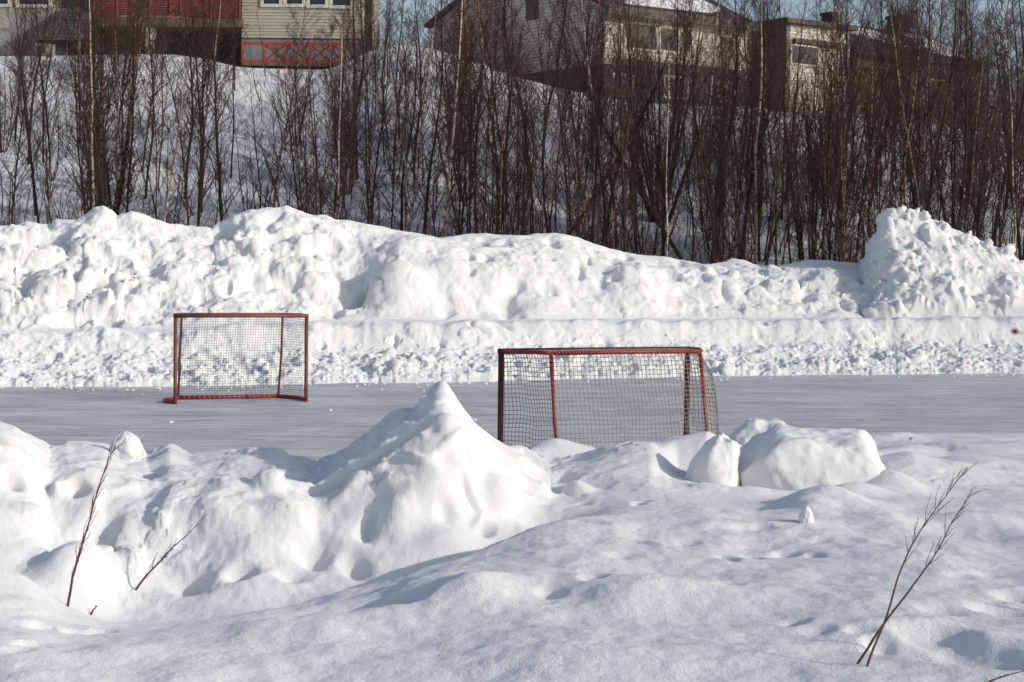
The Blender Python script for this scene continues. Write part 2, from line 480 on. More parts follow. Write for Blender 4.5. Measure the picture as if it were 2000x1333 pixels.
k6d, k6z = knots([(-500, 12.8, 930), (900, 12.4, 930), (1000, 13.2, 905), (1030, 13.4, 874), (1060, 13.4, 859), (1085, 13.4, 853), (1130, 13.4, 867), (1170, 13.4, 877), (1215, 13.4, 900),
                  (1300, 13.6, 915), (1400, 14.0, 915), (1470, 16.5, 872), (1600, 18.2, 852), (1760, 18.6, 850), (1900, 18.8, 846), (2000, 19, 848), (2600, 19.5, 846)])
C1d, C1z, C2d, C2z, C5d, C5z, C6d, C6z = [f(U) for f in (k1d, k1z, k2d, k2z, k5d, k5z, k6d, k6z)]
C5z = smooth_cols(C5z, 2); C5d = smooth_cols(C5d, 12); C2z = smooth_cols(C2z, 12); C2d = smooth_cols(C2d, 12); C6z = smooth_cols(C6z, 8); C6d = smooth_cols(C6d, 12)
wl = 1 - sstep(PX, 950, 1300)               # 1 where a real trough lies in front of the bank
C3d = C2d + 0.95
C3z = C2z - 0.17 * wl - 0.02
saddle_w = sstep(PX, 1020, 1060) * (1 - sstep(PX, 1220, 1300))
C55d = (C5d + C6d) / 2
C55z = (C5z * .5 + C6z * .5) - 0.13 * saddle_w - 0.03
blk = sstep(PX, 1270, 1330) * (1 - sstep(PX, 1720, 1800))        # a hollow floor in front of the loose blocks
CMd = (C3d * 0.55 + C5d * 0.45) * (1 - blk) + (C5d - 0.35) * blk
bulge = 0.16 * wl
C5s = smooth_cols(C5z, 28) * .8 + C5z * .2
CMz = (C3z * 0.34 + C5s * 0.66 + bulge * np.clip((C5s - C3z) / 0.5, 0, 1.2)) * (1 - blk) + (C3z - 0.05) * blk
one = np.ones(NC)
dk = np.stack([one * 1.2, one * 3.4, C1d, C2d, C3d, CMd, C5d, C55d, C6d, C6d + 0.9, C6d + 1.6])
zk = np.stack([one * 0.93, one * 0.86, C1z, C2z, C3z, CMz, C5z, C55z, C6z, one * -0.03, one * -0.3])
rows_d = [1.2]
while rows_d[-1] < 21.5: rows_d.append(rows_d[-1] * (1.0062 if rows_d[-1] < 4.5 else 1.0024 if rows_d[-1] < 7.6 else 1.0013 if rows_d[-1] < 12.2 else 1.0026))
Dg = np.array(rows_d)[:, None] * np.ones(NC)
Zg = pchip_cols(dk, zk, Dg)
Xg = U[None] * Dg
Yg = Dg
face = sstep(Dg, C3d - 0.2, C3d + 0.4) * (1 - sstep(Dg, C55d, C6d))          # the bank itself
onb = face * np.clip(wl + 0.35, 0, 1)
crest = np.exp(-((Dg - C5d) / 0.35) ** 2)
fg = 1 - sstep(Dg, C2d - 0.3, C3d)
warp = 0.25 * fbm(Xg * 1.1, Yg * 1.1, 2, 0.5, 31)
Zg += onb * (1 - 0.8 * crest) * 0.05 * fbm(Xg * 0.9 + warp, Yg * 0.9 + warp, 2, 0.5, 5)
# right-hand snowfield: wind-shaped swells
rt = sstep(PX, 1150, 1600)[None] * sstep(Dg, 5, 9)
Zg += rt * (1 - sstep(Dg, C6d - 1, C6d + .5)) * (0.06 * fbm(Xg * 0.9, Yg * 0.55, 3, 0.5, 15))
# foreground
Zg += fg * (0.065 * fbm(Xg * 0.75 + 3, Yg * 0.6, 2, 0.5, 21) + 0.024 * fbm(Xg * 2.6, Yg * 1.7, 3, 0.5, 22))
Zg += 0.0035 * fbm(Xg * 14, Yg * 11, 3, 0.6, 25) * (1 - 0.5 * sstep(Dg, 9, 14))
def dent(px, d, rx, ry, h, pw=2.0, rot=0.0):
    global Zg
    x = (px - 1000) / F_PX * d
    cs, sn = math.cos(rot), math.sin(rot)
    a = ((Xg - x) * cs + (Yg - d) * sn) / rx; b = (-(Xg - x) * sn + (Yg - d) * cs) / ry
    q = (a * a + b * b) ** (pw / 2)
    Zg = Zg + h * np.exp(-q)
# mounds and hollows seen in the photograph
dent(152, 8.55, 0.16, 0.28, 0.26, 2.4); dent(1618, 9.75, 0.24, 0.32, 0.11); dent(1585, 9.35, 0.12, 0.2, 0.05)
dent(1252, 9.55, 0.030, 0.05, -0.07, 4); dent(930, 6.75, 0.34, 0.28, 0.07); dent(1260, 6.8, 0.36, 0.28, 0.06); dent(560, 6.3, .4, .3, .04); dent(730, 6.75, .24, .15, -.085, 2.2, .2); dent(1065, 6.7, .18, .22, -.085, 2.2)
dent(1760, 16.8, 0.4, 0.4, 0.09); dent(1950, 13, 0.5, 0.3, 0.06); dent(1900, 9.4, 0.25, 0.2, 0.06)
dent(1765, 11.7, 0.60, 0.55, 0.15, 2.2); dent(1300, 11.1, 0.2, 0.3, 0.03); dent(1490, 10.36, .16, .10, .05, 2.5); dent(1570, 10.38, .10, .08, .03, 2.5); dent(1660, 10.36, .2, .12, .07, 2.5); dent(1395, 10.36, .10, .08, .035, 2.5); dent(1740, 10.7, .2, .25, .10, 2.2); dent(1250, 11.2, 0.30, 0.4, 0.06)
# a beaten footpath of hollows on the right, tracks and hare prints
rs = np.random.default_rng(3)
for (px, d, r, h) in [(1760, 5.75, 0.10, -0.05), (1840, 5.95, 0.14, -0.07), (1900, 5.7, 0.17, -0.085), (1930, 5.5, .14, -0.06), (1990, 5.55, 0.12, -0.05), (1610, 6.05, 0.07, -0.025),
                      (1690, 6.0, 0.06, -0.03), (1730, 5.85, 0.05, -0.04), (1560, 6.2, 0.05, -0.02), (2000, 6.9, 0.08, -0.05), (1960, 6.6, 0.09, -0.035), (1850, 6.5, .08, -0.02)]:
    dent(px, d, r, r * 0.9, h, 3.0, rs.uniform(0, 3)); dent(px + rs.uniform(-30, 30), d + r * 1.5, r * .7, r * .5, -h * 0.2, 2)
for (px, d, h) in [(1535, 7.95, -.035), (1545, 8.0, -.02), (1600, 7.85, -.02), (1610, 8.3, -.018), (1500, 8.6, -.02), (1480, 7.9, -.016), (1270, 7.05, -.02), (1230, 7.2, -.018), (1165, 6.9, -.03),
                   (1080, 6.75, -.035), (820, 6.65, -.026), (800, 6.6, -.016), (1430, 7.0, -.02), (1400, 6.95, -.016), (80, 6.4, -.025), (150, 6.45, -.03), (195, 6.5, -.03), (215, 6.75, -.016),
                   (260, 7.1, -.02), (60, 5.8, -.03), (20, 5.6, -.02), (1880, 7.3, -.016), (1350, 8.2, -.018)]:
    dent(px, d, 0.035 + 0.02 * rs.random(), 0.07, h, 3, rs.uniform(-.5, .5)); dent(px - 16, d + 0.07, 0.05, 0.05, -h * 0.2, 2)
for _ in range(60):
    px = rs.uniform(1050, 2300); d = rs.uniform(6.5, 17)
    dent(px, d, rs.uniform(.03, .09) * d / 8, rs.uniform(.04, .1) * d / 8, rs.uniform(-.03, .022), 2.5, rs.uniform(0, 3))
Pn = np.stack([Xg, Yg, Zg], -1)
Nn = grid_normals(Pn)
feats = [(735, 890, 20, 115, -.075, -.42, 2.5), (652, 945, 17, 55, -.05, -.2, 2.5), (965, 968, 46, 40, .050, .4, 4), (950, 1034, 22, 14, -.055, .3, 3), (914, 965, 9, 34, -.05, .2, 3), (1065, 1015, 55, 45, -.05, 0, 2),
         (690, 1108, 26, 42, -.055, .2, 2.5), (610, 1080, 38, 42, -.05, 0, 2), (20, 945, 20, 24, -.06, 0, 3), (146, 955, 24, 30, -.07, .3, 3.5), (120, 965, 26, 30, .035, 0, 3), (203, 1040, 34, 70, -.05, -.1, 2.2),
         (300, 925, 70, 22, -.03, .2, 2), (480, 938, 26, 22, -.05, 0, 3), (525, 948, 26, 30, .04, .3, 4), (470, 1122, 30, 24, -.055, .5, 3), (368, 1140, 42, 36, -.05, 0, 2), (570, 1128, 30, 20, -.03, 0, 2.5),
         (840, 950, 50, 40, .03, .3, 2.5), (780, 1010, 40, 60, .035, -.2, 2.5), (870, 1060, 60, 30, .03, 0, 2.5), (720, 1030, 18, 40, -.035, -.3, 2.5), (868, 905, 24, 30, -.02, .3, 2.5), (420, 1010, 60, 50, .05, 0, 2.2),
         (560, 1010, 40, 50, .04, .2, 2.2), (330, 1040, 40, 60, .03, .2, 2.2), (250, 1110, 40, 35, .05, 0, 2.2), (60, 1020, 50, 40, .04, 0, 2.2), (1020, 940, 30, 26, -.02, 0, 2.5), (1130, 960, 40, 26, .03, 0, 2.5),
         (1252, 980, 13, 15, -.07, 0, 4), (990, 925, 22, 20, -.025, 0, 3)]
fsel = (Dg > 8.0) & (Dg < C5d + 0.05)
feats += [(845, 835, 18, 26, -.022, .4, 2.5), (832, 790, 14, 12, .02, 0, 2.5), (880, 860, 40, 8, .018, .5, 2.5), (820, 900, 34, 9, .02, -.3, 2.5), (905, 890, 14, 30, -.018, .2, 2.5), (800, 850, 12, 22, -.03, -.4, 3),
          (930, 1020, 30, 10, .02, .5, 3), (1000, 1000, 26, 34, -.03, -.5, 2.5), (1055, 960, 30, 24, .025, 0, 2.5), (870, 1000, 20, 26, -.022, .3, 2.5), (770, 950, 30, 14, .022, .3, 3), (690, 960, 16, 34, .02, -.3, 2.5)]
dsp = 1.7 * hollows(Pn, Nn, feats, fsel)
crk = 1 - 0.78 * crest
wrp = np.stack([fbm3(Pn, 1.2, 2, .5, 90 + i) for i in range(3)], -1) * .18
ridg = 1 - np.abs(fbm3(Pn + wrp, 1.7, 3, .5, 80)) * 2.2
cone = (sstep(PX, 780, 830) * (1 - sstep(PX, 960, 1020)))[None]
onb = onb * (1 - .62 * cone)
dsp += onb * crk * (0.065 * fbm3(Pn + wrp, 1.25, 3, .5, 81) + 0.030 * ridg + 0.020 * fbm3(Pn, 5.0, 3, .5, 82))
crust = sstep(fbm3(Pn, .9, 2, .5, 86), .05, .30)
dsp += onb * (crust * (clods3(Pn, .16, .40, 83) * .26 + clods3(Pn, .07, .5, 84) * .30) + 0.006 * fbm3(Pn, 16, 2, .6, 85))
Pn = Pn + Nn * dsp[..., None]
Xg, Yg, Zg = Pn[..., 0], Pn[..., 1], Pn[..., 2]
near = link('snowfield', grid_mesh('snowfield', Xg, Yg, Zg), M['snow_near'])
tag(near, kind='structure')
def near_z(x, y):
    u = x / y
    j = int(np.clip(round((u + UMAX) / (2 * UMAX) * (NC - 1)), 0, NC - 1))
    return float(np.interp(y, Dg[:, j], Zg[:, j]))

# ------------------------------------------------------------------ loose blocks of snow on the near bank
def snow_block(px0, px1, ytop, ybot, d, depth, shape, seed, label, lump=0.10, tilt=0.0):
    import bmesh
    c = (V((px0 + px1) / 2, (ytop + ybot) / 2, d))
    w = abs(W(px1, ytop, d)[0] - W(px0, ytop, d)[0]); h = (ybot - ytop) * d / F_PX
    bm = bmesh.new(); bmesh.ops.create_icosphere(bm, subdivisions=6, radius=1.0)
    off = Vector((seed * 3.1, seed * 1.7, seed * 0.9))
    for v in bm.verts:
        p = v.co.copy(); e = shape['pow']
        n = (abs(p.x) ** e + abs(p.y) ** e + abs(p.z) ** e) ** (1 / e)
        q = p / n
        tz = (q.z + 1) / 2
        k = 1 - shape['taper'] * tz
        s = Vector((q.x * k + shape['lean'] * tz, q.y * (1 - shape['taper'] * 0.6 * tz), q.z + shape.get('slope', 0) * q.x))
        nz = mnoise.fractal(p * 1.1 + off, 0.9, 2.0, 3) * lump * 1.7 + mnoise.fractal(p * 3.2 + off, 0.8, 2.1, 4) * lump * 0.7 + max(0, mnoise.fractal(p * 6 + off, 0.7, 2.1, 4)) * lump * 0.5
        # broken facets: cut by a few planes
        s = s * (1 + nz)
        for (cx, cy, cz, cd) in shape.get('cuts', []):
            nn = Vector((cx, cy, cz)).normalized(); dd = s.dot(nn) - cd
            if dd > 0: s -= nn * (dd * 0.90)
        v.co = Vector((s.x * w / 2, s.y * depth / 2, s.z * h / 2))
    for _ in range(9): bmesh.ops.smooth_vert(bm, verts=bm.verts[:], factor=.5, use_axis_x=True, use_axis_y=True, use_axis_z=True)
    bm.normal_update(); nn_ = [v.normal.copy() for v in bm.verts]
    for v, nv in zip(bm.verts, nn_):
        p = v.co * 4.5 + off; q = v.co * 26 + off
        v.co += nv * (mnoise.fractal(p, .8, 2, 3) * .024 * min(1, w * 3) + max(0, mnoise.noise(q)) * .007 * min(1, w * 3))
    for f in bm.faces: f.smooth = True
    me = bpy.data.meshes.new('snow_block'); bm.to_mesh(me); bm.free()
    o = link('snow_block', me, M['snow_near'])
    o.location = c; o.rotation_euler = (0, tilt, 0)
    return tag(o, label, 'snow block', 'snow blocks on the near bank')
snow_block(1312, 1452, 846, 1010, 10.75, 0.50, dict(pow=2.6, taper=0.52, lean=0.42, cuts=[(-.8, -.35, .45, .60), (.9, -.45, .05, .78), (.2, -.95, .3, .72)]), 1, 'upright pointed snow block beside the big slab, shaded on its left', 0.07)
snow_block(1428, 1720, 834, 1012, 10.9, 0.80, dict(pow=3.4, taper=0.10, lean=0.10, slope=-0.06, cuts=[(-.75, -.1, .60, .80), (.1, -.98, .30, .74), (.9, -.2, .35, .96), (.05, -.2, .97, .84), (-.5, -.8, -.1, .9)]), 2, 'big flat-topped snow slab, the widest block on the near bank', 0.15)
snow_block(1424, 1555, 816, 905, 13.7, 0.42, dict(pow=2.4, taper=0.2, lean=0.05, cuts=[(-.5, -.8, .3, .85)]), 3, 'rounded snow block peeking out behind the big flat slab', 0.09)
snow_block(203, 288, 845, 905, 10.75, 0.24, dict(pow=2.5, taper=0.5, lean=0.12, cuts=[(.8, -.5, .2, .72)]), 4, 'small peaked snow block sitting on the left crest of the near bank', 0.10)
tiny = snow_block(1556, 1592, 1016, 1056, 8.7, 0.09, dict(pow=2.4, taper=0.5, lean=0.0), 5, 'tiny snow lump standing alone below the big flat slab', 0.1)
tiny.location.z = near_z(tiny.location.x, tiny.location.y) + 0.025
snow_block(1445, 1475, 853, 875, 12.6, 0.09, dict(pow=2.2, taper=0.3, lean=0.0), 6, 'small snow lump wedged between the big slab and the rounded block', 0.1)

# ------------------------------------------------------------------ far side: rink-edge berm, ploughed bank, right pile, hillside
NF = 1500
UF = np.linspace(-0.40, 0.40, NF)
PXF = 1000 + UF * F_PX
ice_tab = np.array([(-700, 768), (0, 758), (330, 757), (620, 750), (960, 746), (1400, 736), (2000, 731), (2700, 728)], float)
ed = d_on_plane(ice_tab[:, 0], ice_tab[:, 1], 0.0)
eu = u_of(ice_tab[:, 0], ice_tab[:, 1], ed)
WANDER = 0.28 * fbm(PXF / 330, PXF * 0 + 7.7, 3, .5, 44)
DE = smooth_cols(np.interp(UF, eu, ed), 20) + WANDER + 0.22 * fbm(PXF / 70, PXF * 0 + 2.2, 5, .65, 40)
def zrow(pts, doff):
    """height (per column) of a line given as picture points at depth edge+doff"""
    a = np.array(pts, float)
    de = np.interp(u_of(a[:, 0], a[:, 1], 30.0), eu, ed)
    p = W(a[:, 0], a[:, 1], de + doff)
    return np.interp(UF, p[:, 0] / p[:, 1], p[:, 2])
onef = np.ones(NF)
DEs = smooth_cols(np.interp(UF, eu, ed), 20) + WANDER
zr = zrow([(-700, 722), (0, 712), (330, 712), (620, 704), (960, 700), (1400, 690), (2000, 690), (2700, 690)], 1.6)
zf = zrow([(-700, 660), (0, 655), (330, 648), (450, 640), (620, 633), (960, 630), (1400, 628), (2000, 622), (2700, 620)], 3.0)
def far_rows(d0, d1, step): return np.arange(d0, d1, step)
OFF = far_rows(-0.5, 6.2, 0.030)
Db = DEs[None] + OFF[:, None]
e = DE - DEs
dkb = np.stack([DEs - 0.4, DE, DE + 0.35, DEs + 1.6, DEs + 2.1, DEs + 3.0, DEs + 3.5, DEs + 5.0, DEs + 6.2])
zkb = np.stack([onef * -.15, onef * -0.02, onef * 0.07, zr, zr + 0.12, zf, zf + .0, zf - 0.03, zf - 0.05])
Zb = pchip_cols(dkb, zkb, Db)
Xb = UF[None] * Db
off = Db - DEs
leftw = 1 - sstep(PXF, 330, 620)
edgew = 0.11 * fbm(PXF / 130, PXF * 0 + 5.1, 4, .6, 46)
Zb += (sstep(off, 2.0, 2.8) * (1 - sstep(off, 3.2, 4.2))) * edgew[None]
rub = sstep(off, -0.1, 0.4) * (1 - sstep(off, 1.7, 2.6) * (1 - 0.8 * leftw[None]))
rub = rub * (1 - sstep(off, 3.0, 3.6) * 0.85)
Zb += rub * (0.10 * fbm(Xb * 1.3, Db * 1.3, 4, 0.55, 41) + 0.03 * (billow(Xb * 3.5, Db * 3.5, 3, 0.5, 42) - 0.6))
Zb += sstep(off, 1.7, 2.4) * (0.035 * fbm(Xb * 1.1, Db * 1.1, 3, 0.5, 43))
rng = np.random.default_rng(11)
chunks(Xb, Db, Zb, 5200, rng, (-14, 16, 0, 1), 0.0, 0.0) if False else None
def dens_b(x, y):
    dl = np.interp(x / y, UF, DEs); o = y - dl
    p = 1000 + x / y * F_PX
    if o < 0.0 or o > 3.0: return 0
    if o < 0.5: return 0.9
    if o < 1.8: return 0.75
    return 0.10 + 0.5 * (p < 480)
chunks(Xb, Db, Zb, 2500, rng, (-14.5, 15, 27.5, 39), 0.03, 0.24, 2.6, 0.5, dens_b)
for _ in range(90):   # boot holes
    cx = rng.uniform(-13, 14); u = cx / 32; cy = np.interp(u, UF, DEs) + rng.uniform(0.9, 2.9)
    a = np.exp(-(((Xb - cx) / rng.uniform(.05, .16)) ** 2 + ((Db - cy + .5 * (Xb - cx)) / rng.uniform(.06, .2)) ** 2) ** 1.2)
    Zb -= a * rng.uniform(.03, .11)
Pb = np.stack([Xb, Db, Zb], -1); Nb = grid_normals(Pb)
cb = sstep(off, .0, .3) * (1 - .9 * sstep(off, 1.8, 3.1))
mb_ = sstep(fbm3(Pb, .7, 2, .5, 95), -.25, .2)
Pb = Pb + Nb * (cb * mb_ * (clods3(Pb, .42, .25, 91) * .24 + clods3(Pb, .2, .45, 92) * .42) + cb * clods3(Pb, .10, .5, 93) * .42 + 0.05 * sstep(off, 0, .5) * fbm3(Pb, 1.3, 4, .5, 94))[..., None]
Xb, Db2, Zb = Pb[..., 0], Pb[..., 1], Pb[..., 2]
berm = link('snow_berm', grid_mesh('snow_berm', Xb, Db2, Zb), M['snow_far'])
tag(berm, 'low trampled snow berm running along the far edge of the ice', 'snow bank')

# crumbs of snow scraped onto the ice
def crumbs():
    import bmesh
    r = np.random.default_rng(8); bm = bmesh.new()
    for _ in range(240):
        px = r.uniform(-300, 2300); u = (px - 1000) / F_PX; d = float(np.interp(u, UF, DE)) - abs(r.normal(0, .7)) - .02
        if r.random() < .03: d = r.uniform(17, 29)
        x = u * d; q = r.uniform(.006, .028)
        res = bmesh.ops.create_icosphere(bm, subdivisions=1, radius=q)
        for v in res['verts']: v.co = Vector((v.co.x * r.uniform(.8, 1.6) + x, v.co.y * r.uniform(.8, 1.5) + d, v.co.z * r.uniform(.5, 1.0) + q * .4))
    me = bpy.data.meshes.new('snow_crumbs'); bm.to_mesh(me); bm.free()
    tag(link('snow_crumbs', me, M['snow_far']), 'crumbs of snow scattered on the ice', 'snow', kind='stuff')
crumbs()

# ploughed bank
OFK = far_rows(5.6, 17.5, 0.036)
Dk = DEs[None] + OFK[:, None]
zbase = zf - 0.06
crest_pts = [(-700, 430), (-200, 432), (0, 438), (60, 437), (98, 442), (112, 431), (150, 434), (172, 424), (190, 408), (203, 404), (215, 410), (228, 424), (240, 418), (258, 413), (275, 420), (300, 432), (330, 441),
             (380, 446), (415, 450), (428, 438), (455, 424), (488, 408), (520, 406), (560, 402), (575, 408), (610, 424), (650, 436), (700, 440), (770, 448), (860, 464), (915, 456), (980, 459), (1060, 460), (1110, 460),
             (1160, 474), (1220, 492), (1290, 503), (1340, 513), (1372, 518), (1400, 512), (1430, 508), (1455, 512), (1478, 520), (1510, 532), (1545, 520), (1585, 508), (1640, 512), (1700, 515), (1800, 510), (2000, 520), (2700, 520)]
zc = zrow(crest_pts, 10.5)
zm = zrow([(-700, 560), (0, 565), (100, 560), (300, 550), (600, 545), (680, 575), (712, 565), (742, 528), (780, 508), (850, 520), (950, 520), (1050, 520), (1180, 535), (1250, 520), (1300, 545), (1450, 565), (1600, 560), (2000, 590), (2700, 590)], 7.8)
zt = zrow([(-700, 450), (0, 456), (100, 480), (200, 470), (300, 480), (420, 500), (500, 450), (600, 460), (700, 482), (800, 468), (900, 478), (1000, 480), (1100, 482), (1200, 510), (1300, 520), (1450, 530), (1600, 530), (2700, 545)], 9.3)
dkk = np.stack([DEs + 5.6, DEs + 6.0, DEs + 7.8, DEs + 9.3, DEs + 10.5, DEs + 12.0, DEs + 15.0, DEs + 17.5])
zkk = np.stack([zbase - 0.05, zbase, zm, np.minimum(zt, zc + .02), zc, zc - 0.5, onef * 0.6, onef * -0.3])
Zk = pchip_cols(dkk, zkk, Dk)
Xk = UF[None] * Dk
off = Dk - DEs
fm = sstep(off, 5.8, 6.6) * (1 - sstep(off, 10.0, 12.0))
cr = np.exp(-((off - 10.5) / 0.7) ** 2)
rough = np.clip(0.22 + 0.78 * (1 - sstep(PXF, 600, 760)) + 0.30 * sstep(PXF, 1250, 1500), 0, 1)[None]
Zk += fm * (1 - 0.6 * cr) * (0.12 + 0.16 * rough) * fbm(Xk * 0.5, Dk * 0.5, 3, 0.5, 51)
def dens_k(x, y):
    o = y - np.interp(x / y, UF, DEs); p = 1000 + x / y * F_PX
    if o < 5.8 or o > 9.6: return 0
    base = (0.9 if perlin(np.array(x * .45), np.array(y * .5), 9) > -0.12 else 0.12) if p < 690 else (0.12 if p < 1250 else 0.42)
    return base * (1.0 if o < 8.2 else 0.38)
chunks(Xk, Dk, Zk, 500, rng, (-17, 19, 33, 47.5), 0.07, 0.50, 2.6, 0.6, dens_k)
for _ in range(150):
    cx = rng.uniform(-15, 17); u = cx / 41; cy = np.interp(u, UF, DEs) + rng.uniform(6.2, 10)
    a = np.exp(-(((Xk - cx) / rng.uniform(.08, .2)) ** 2 + ((Dk - cy) / rng.uniform(.1, .35)) ** 2) ** 1.4)
    Zk -= a * rng.uniform(.05, .20)
Pk = np.stack([Xk, Dk, Zk], -1); Nk = grid_normals(Pk)
wrp = np.stack([fbm3(Pk, .5, 2, .5, 100 + i) for i in range(3)], -1) * .5
patch = sstep(fbm3(Pk, .38, 3, .5, 104), -.10, .22) * rough + .12
low_ = 1 - .55 * sstep(off, 7.4, 9.6)
ck = 1 - .55 * cr
dk_ = fm * ck * ((.10 + .20 * rough) * fbm3(Pk + wrp, .75, 4, .5, 105) + .07 * rough * (1 - 2.4 * np.abs(fbm3(Pk + wrp, .9, 3, .5, 106))))
dk_ = dk_ + fm * ck * patch * low_ * (clods3(Pk, .95, .45, 107) * .50 + clods3(Pk, .42, .5, 108) * .48 + clods3(Pk, .18, .4, 109) * .36)
dk_ = dk_ + fm * 0.022 * fbm3(Pk, 4, 3, .55, 110)
bsel = (off > 5.9) & (off < 10.6)
bf = [(704, 590, 17, 42, -.60, -.1, 4), (775, 562, 56, 58, .36, 0, 3), (222, 560, 40, 48, -.30, .2, 2.5), (205, 590, 18, 26, -.2, 0, 3), (432, 452, 16, 26, -.30, .3, 3), (465, 430, 30, 22, .12, 0, 2.5), (122, 465, 20, 34, -.22, .4, 3),
      (345, 500, 14, 12, -.16, .5, 3), (400, 535, 20, 14, -.16, .3, 3), (300, 530, 16, 22, -.16, .4, 3), (535, 470, 50, 12, -.14, .25, 3), (655, 545, 10, 22, -.16, -.2, 3), (985, 600, 32, 22, -.22, -.4, 2.5), (1010, 560, 14, 18, -.14, -.4, 3),
      (1215, 535, 22, 18, .12, 0, 3), (1200, 545, 12, 12, -.14, 0, 3), (955, 495, 40, 8, .10, 0, 3), (880, 520, 30, 20, .10, 0, 2.5), (475, 560, 30, 14, -.16, .2, 3), (560, 560, 24, 14, -.16, .3, 3), (60, 470, 60, 14, -.10, .1, 3),
      (1440, 545, 20, 14, -.12, .5, 3), (1560, 590, 30, 20, -.16, 0, 2.5), (1620, 570, 40, 30, -.18, 0, 2.5)]
dk_ = dk_ + hollows(Pk, Nk, bf, bsel) + fm * ck * .03 * (.3 + rough) * (1 - 2.6 * np.abs(fbm3(Pk, 3.3, 3, .55, 111)))
Pk = Pk + Nk * dk_[..., None]
bank = link('snow_bank', grid_mesh('snow_bank', Pk[..., 0], Pk[..., 1], Pk[..., 2]), M['snow_far'])
tag(bank, 'long lumpy bank of ploughed snow below the birches', 'snow bank')

# tall pile on the right
def right_pile():
    import bmesh
    d0 = float(np.interp(u_of(1800, 600, 38.0), UF, DEs)) + 8.3
    c = W(1790, 615, d0)
    x = np.arange(-3.6, 3.9, 0.028); y = np.arange(-3.0, 3.6, 0.034)
    X, Y = np.meshgrid(x, y)
    s = d0 / F_PX
    prof = np.array([(1640, 640), (1655, 600), (1672, 560), (1690, 520), (1702, 490), (1718, 440), (1725, 428), (1732, 416), (1760, 419), (1790, 421), (1805, 426), (1830, 432), (1850, 446), (1875, 456),
                     (1900, 468), (1940, 480), (1965, 492), (1985, 505), (2010, 530), (2050, 560), (2120, 640)], float)
    zb = float(np.interp(u_of(1800, 620, 40), UF, zbase))
    pz = np.array([W(a, b, d0)[2] for a, b in prof]) - zb; pxw = np.array([W(a, b, d0)[0] for a, b in prof]) - c[0]
    top = np.interp(x, pxw, pz)
    run = np.where(Y < 0, 2.7, 3.2)
    t = np.clip(1 - np.abs(Y) / run, 0, 1)
    shp = np.clip(1 - np.abs(Y) / run * (1 + 0.0), -0.2, 1)
    Z = top[None] * (shp ** 1.05 if False else np.sign(shp) * np.abs(shp) ** 0.92)
    k = sstep(t, 0, .15) * np.clip(top / .5, 0, 1)[None]
    Z = Z + k * 0.22 * fbm(X * 0.8, Y * 0.8, 2, .5, 61) * (1 - np.exp(-(Y / .5) ** 2) * .8)
    Z = Z - 0.25 * (1 - k)
    r2 = np.random.default_rng(5)
    Pp = np.stack([X, Y, Z], -1); Np = grid_normals(Pp)
    lf = .45 + .55 * sstep(-X, -.6, .6) + .35 * sstep(-Z, -1.0, -.2)
    kt = 1 - .6 * np.exp(-(Y / .28) ** 2)
    dp_ = k * kt * (.16 * fbm3(Pp, .9, 4, .5, 120) + .05 * (1 - 2.4 * np.abs(fbm3(Pp, 1.1, 3, .5, 121))) + lf * (clods3(Pp, .70, .45, 122) * .5 + clods3(Pp, .36, .5, 123) * .55) + clods3(Pp, .17, .5, 124) * .45 + .02 * fbm3(Pp, 5, 3, .5, 125))
    Pp = Pp + Np * dp_[..., None]; Z = Pp[..., 2]
    gm = grid_mesh('snow_pile', Pp[..., 0], Pp[..., 1], Pp[..., 2])
    bm = bmesh.new(); bm.from_mesh(gm)
    def zat(px_, py_): return float(Z[int(np.clip((py_ + 3.0) / 0.034, 0, len(y) - 1)), int(np.clip((px_ + 3.6) / 0.028, 0, len(x) - 1))])
    for i in range(70):
        cx = r2.uniform(-2.9, 3.2); cy = r2.uniform(-2.7, 0.2)
        if i < 44: cx = r2.uniform(-2.0, -0.55); cy = r2.uniform(-1.9, 0.25)
        if i < 5: cx = -.62 + .17 * i; cy = -.1
        elif i < 20: cx = r2.uniform(0.2, 2.8); cy = r2.uniform(-.35, .05)
        r = r2.uniform(.05, .16) if i > 4 else 0.15
        zc_ = zat(cx, cy)
        if zc_ < 0.02: continue
        res = bmesh.ops.create_icosphere(bm, subdivisions=3, radius=1.0)
        sc = Vector((r * r2.uniform(.8, 1.4), r * r2.uniform(.7, 1.1), r * r2.uniform(.6, .95))); rot = Quaternion((r2.normal(), r2.normal(), r2.normal(), r2.normal())).normalized()
        o3 = Vector((i * 1.3, i * .7, i * 2.1))
        for v in res['verts']:
            p = v.co.copy(); n = (abs(p.x) ** 3.2 + abs(p.y) ** 3.2 + abs(p.z) ** 3.2) ** (1 / 3.2); q = p / n * (1 + mnoise.fractal(p * 1.5 + o3, 0.8, 2, 4) * .5)
            q = rot @ Vector((q.x * sc.x, q.y * sc.y, q.z * sc.z))
            v.co = q + Vector((cx, cy, zc_ + r * 0.1))
    for f in bm.faces: f.smooth = True
    me = bpy.data.meshes.new('snow_pile'); bm.to_mesh(me); bm.free()
    o = link('snow_pile', me, M['snow_far'])
    o.location = (c[0], d0, zb)
    tag(o, 'tall heap of broken snow chunks at the right end of the ploughed bank', 'snow pile')
right_pile()

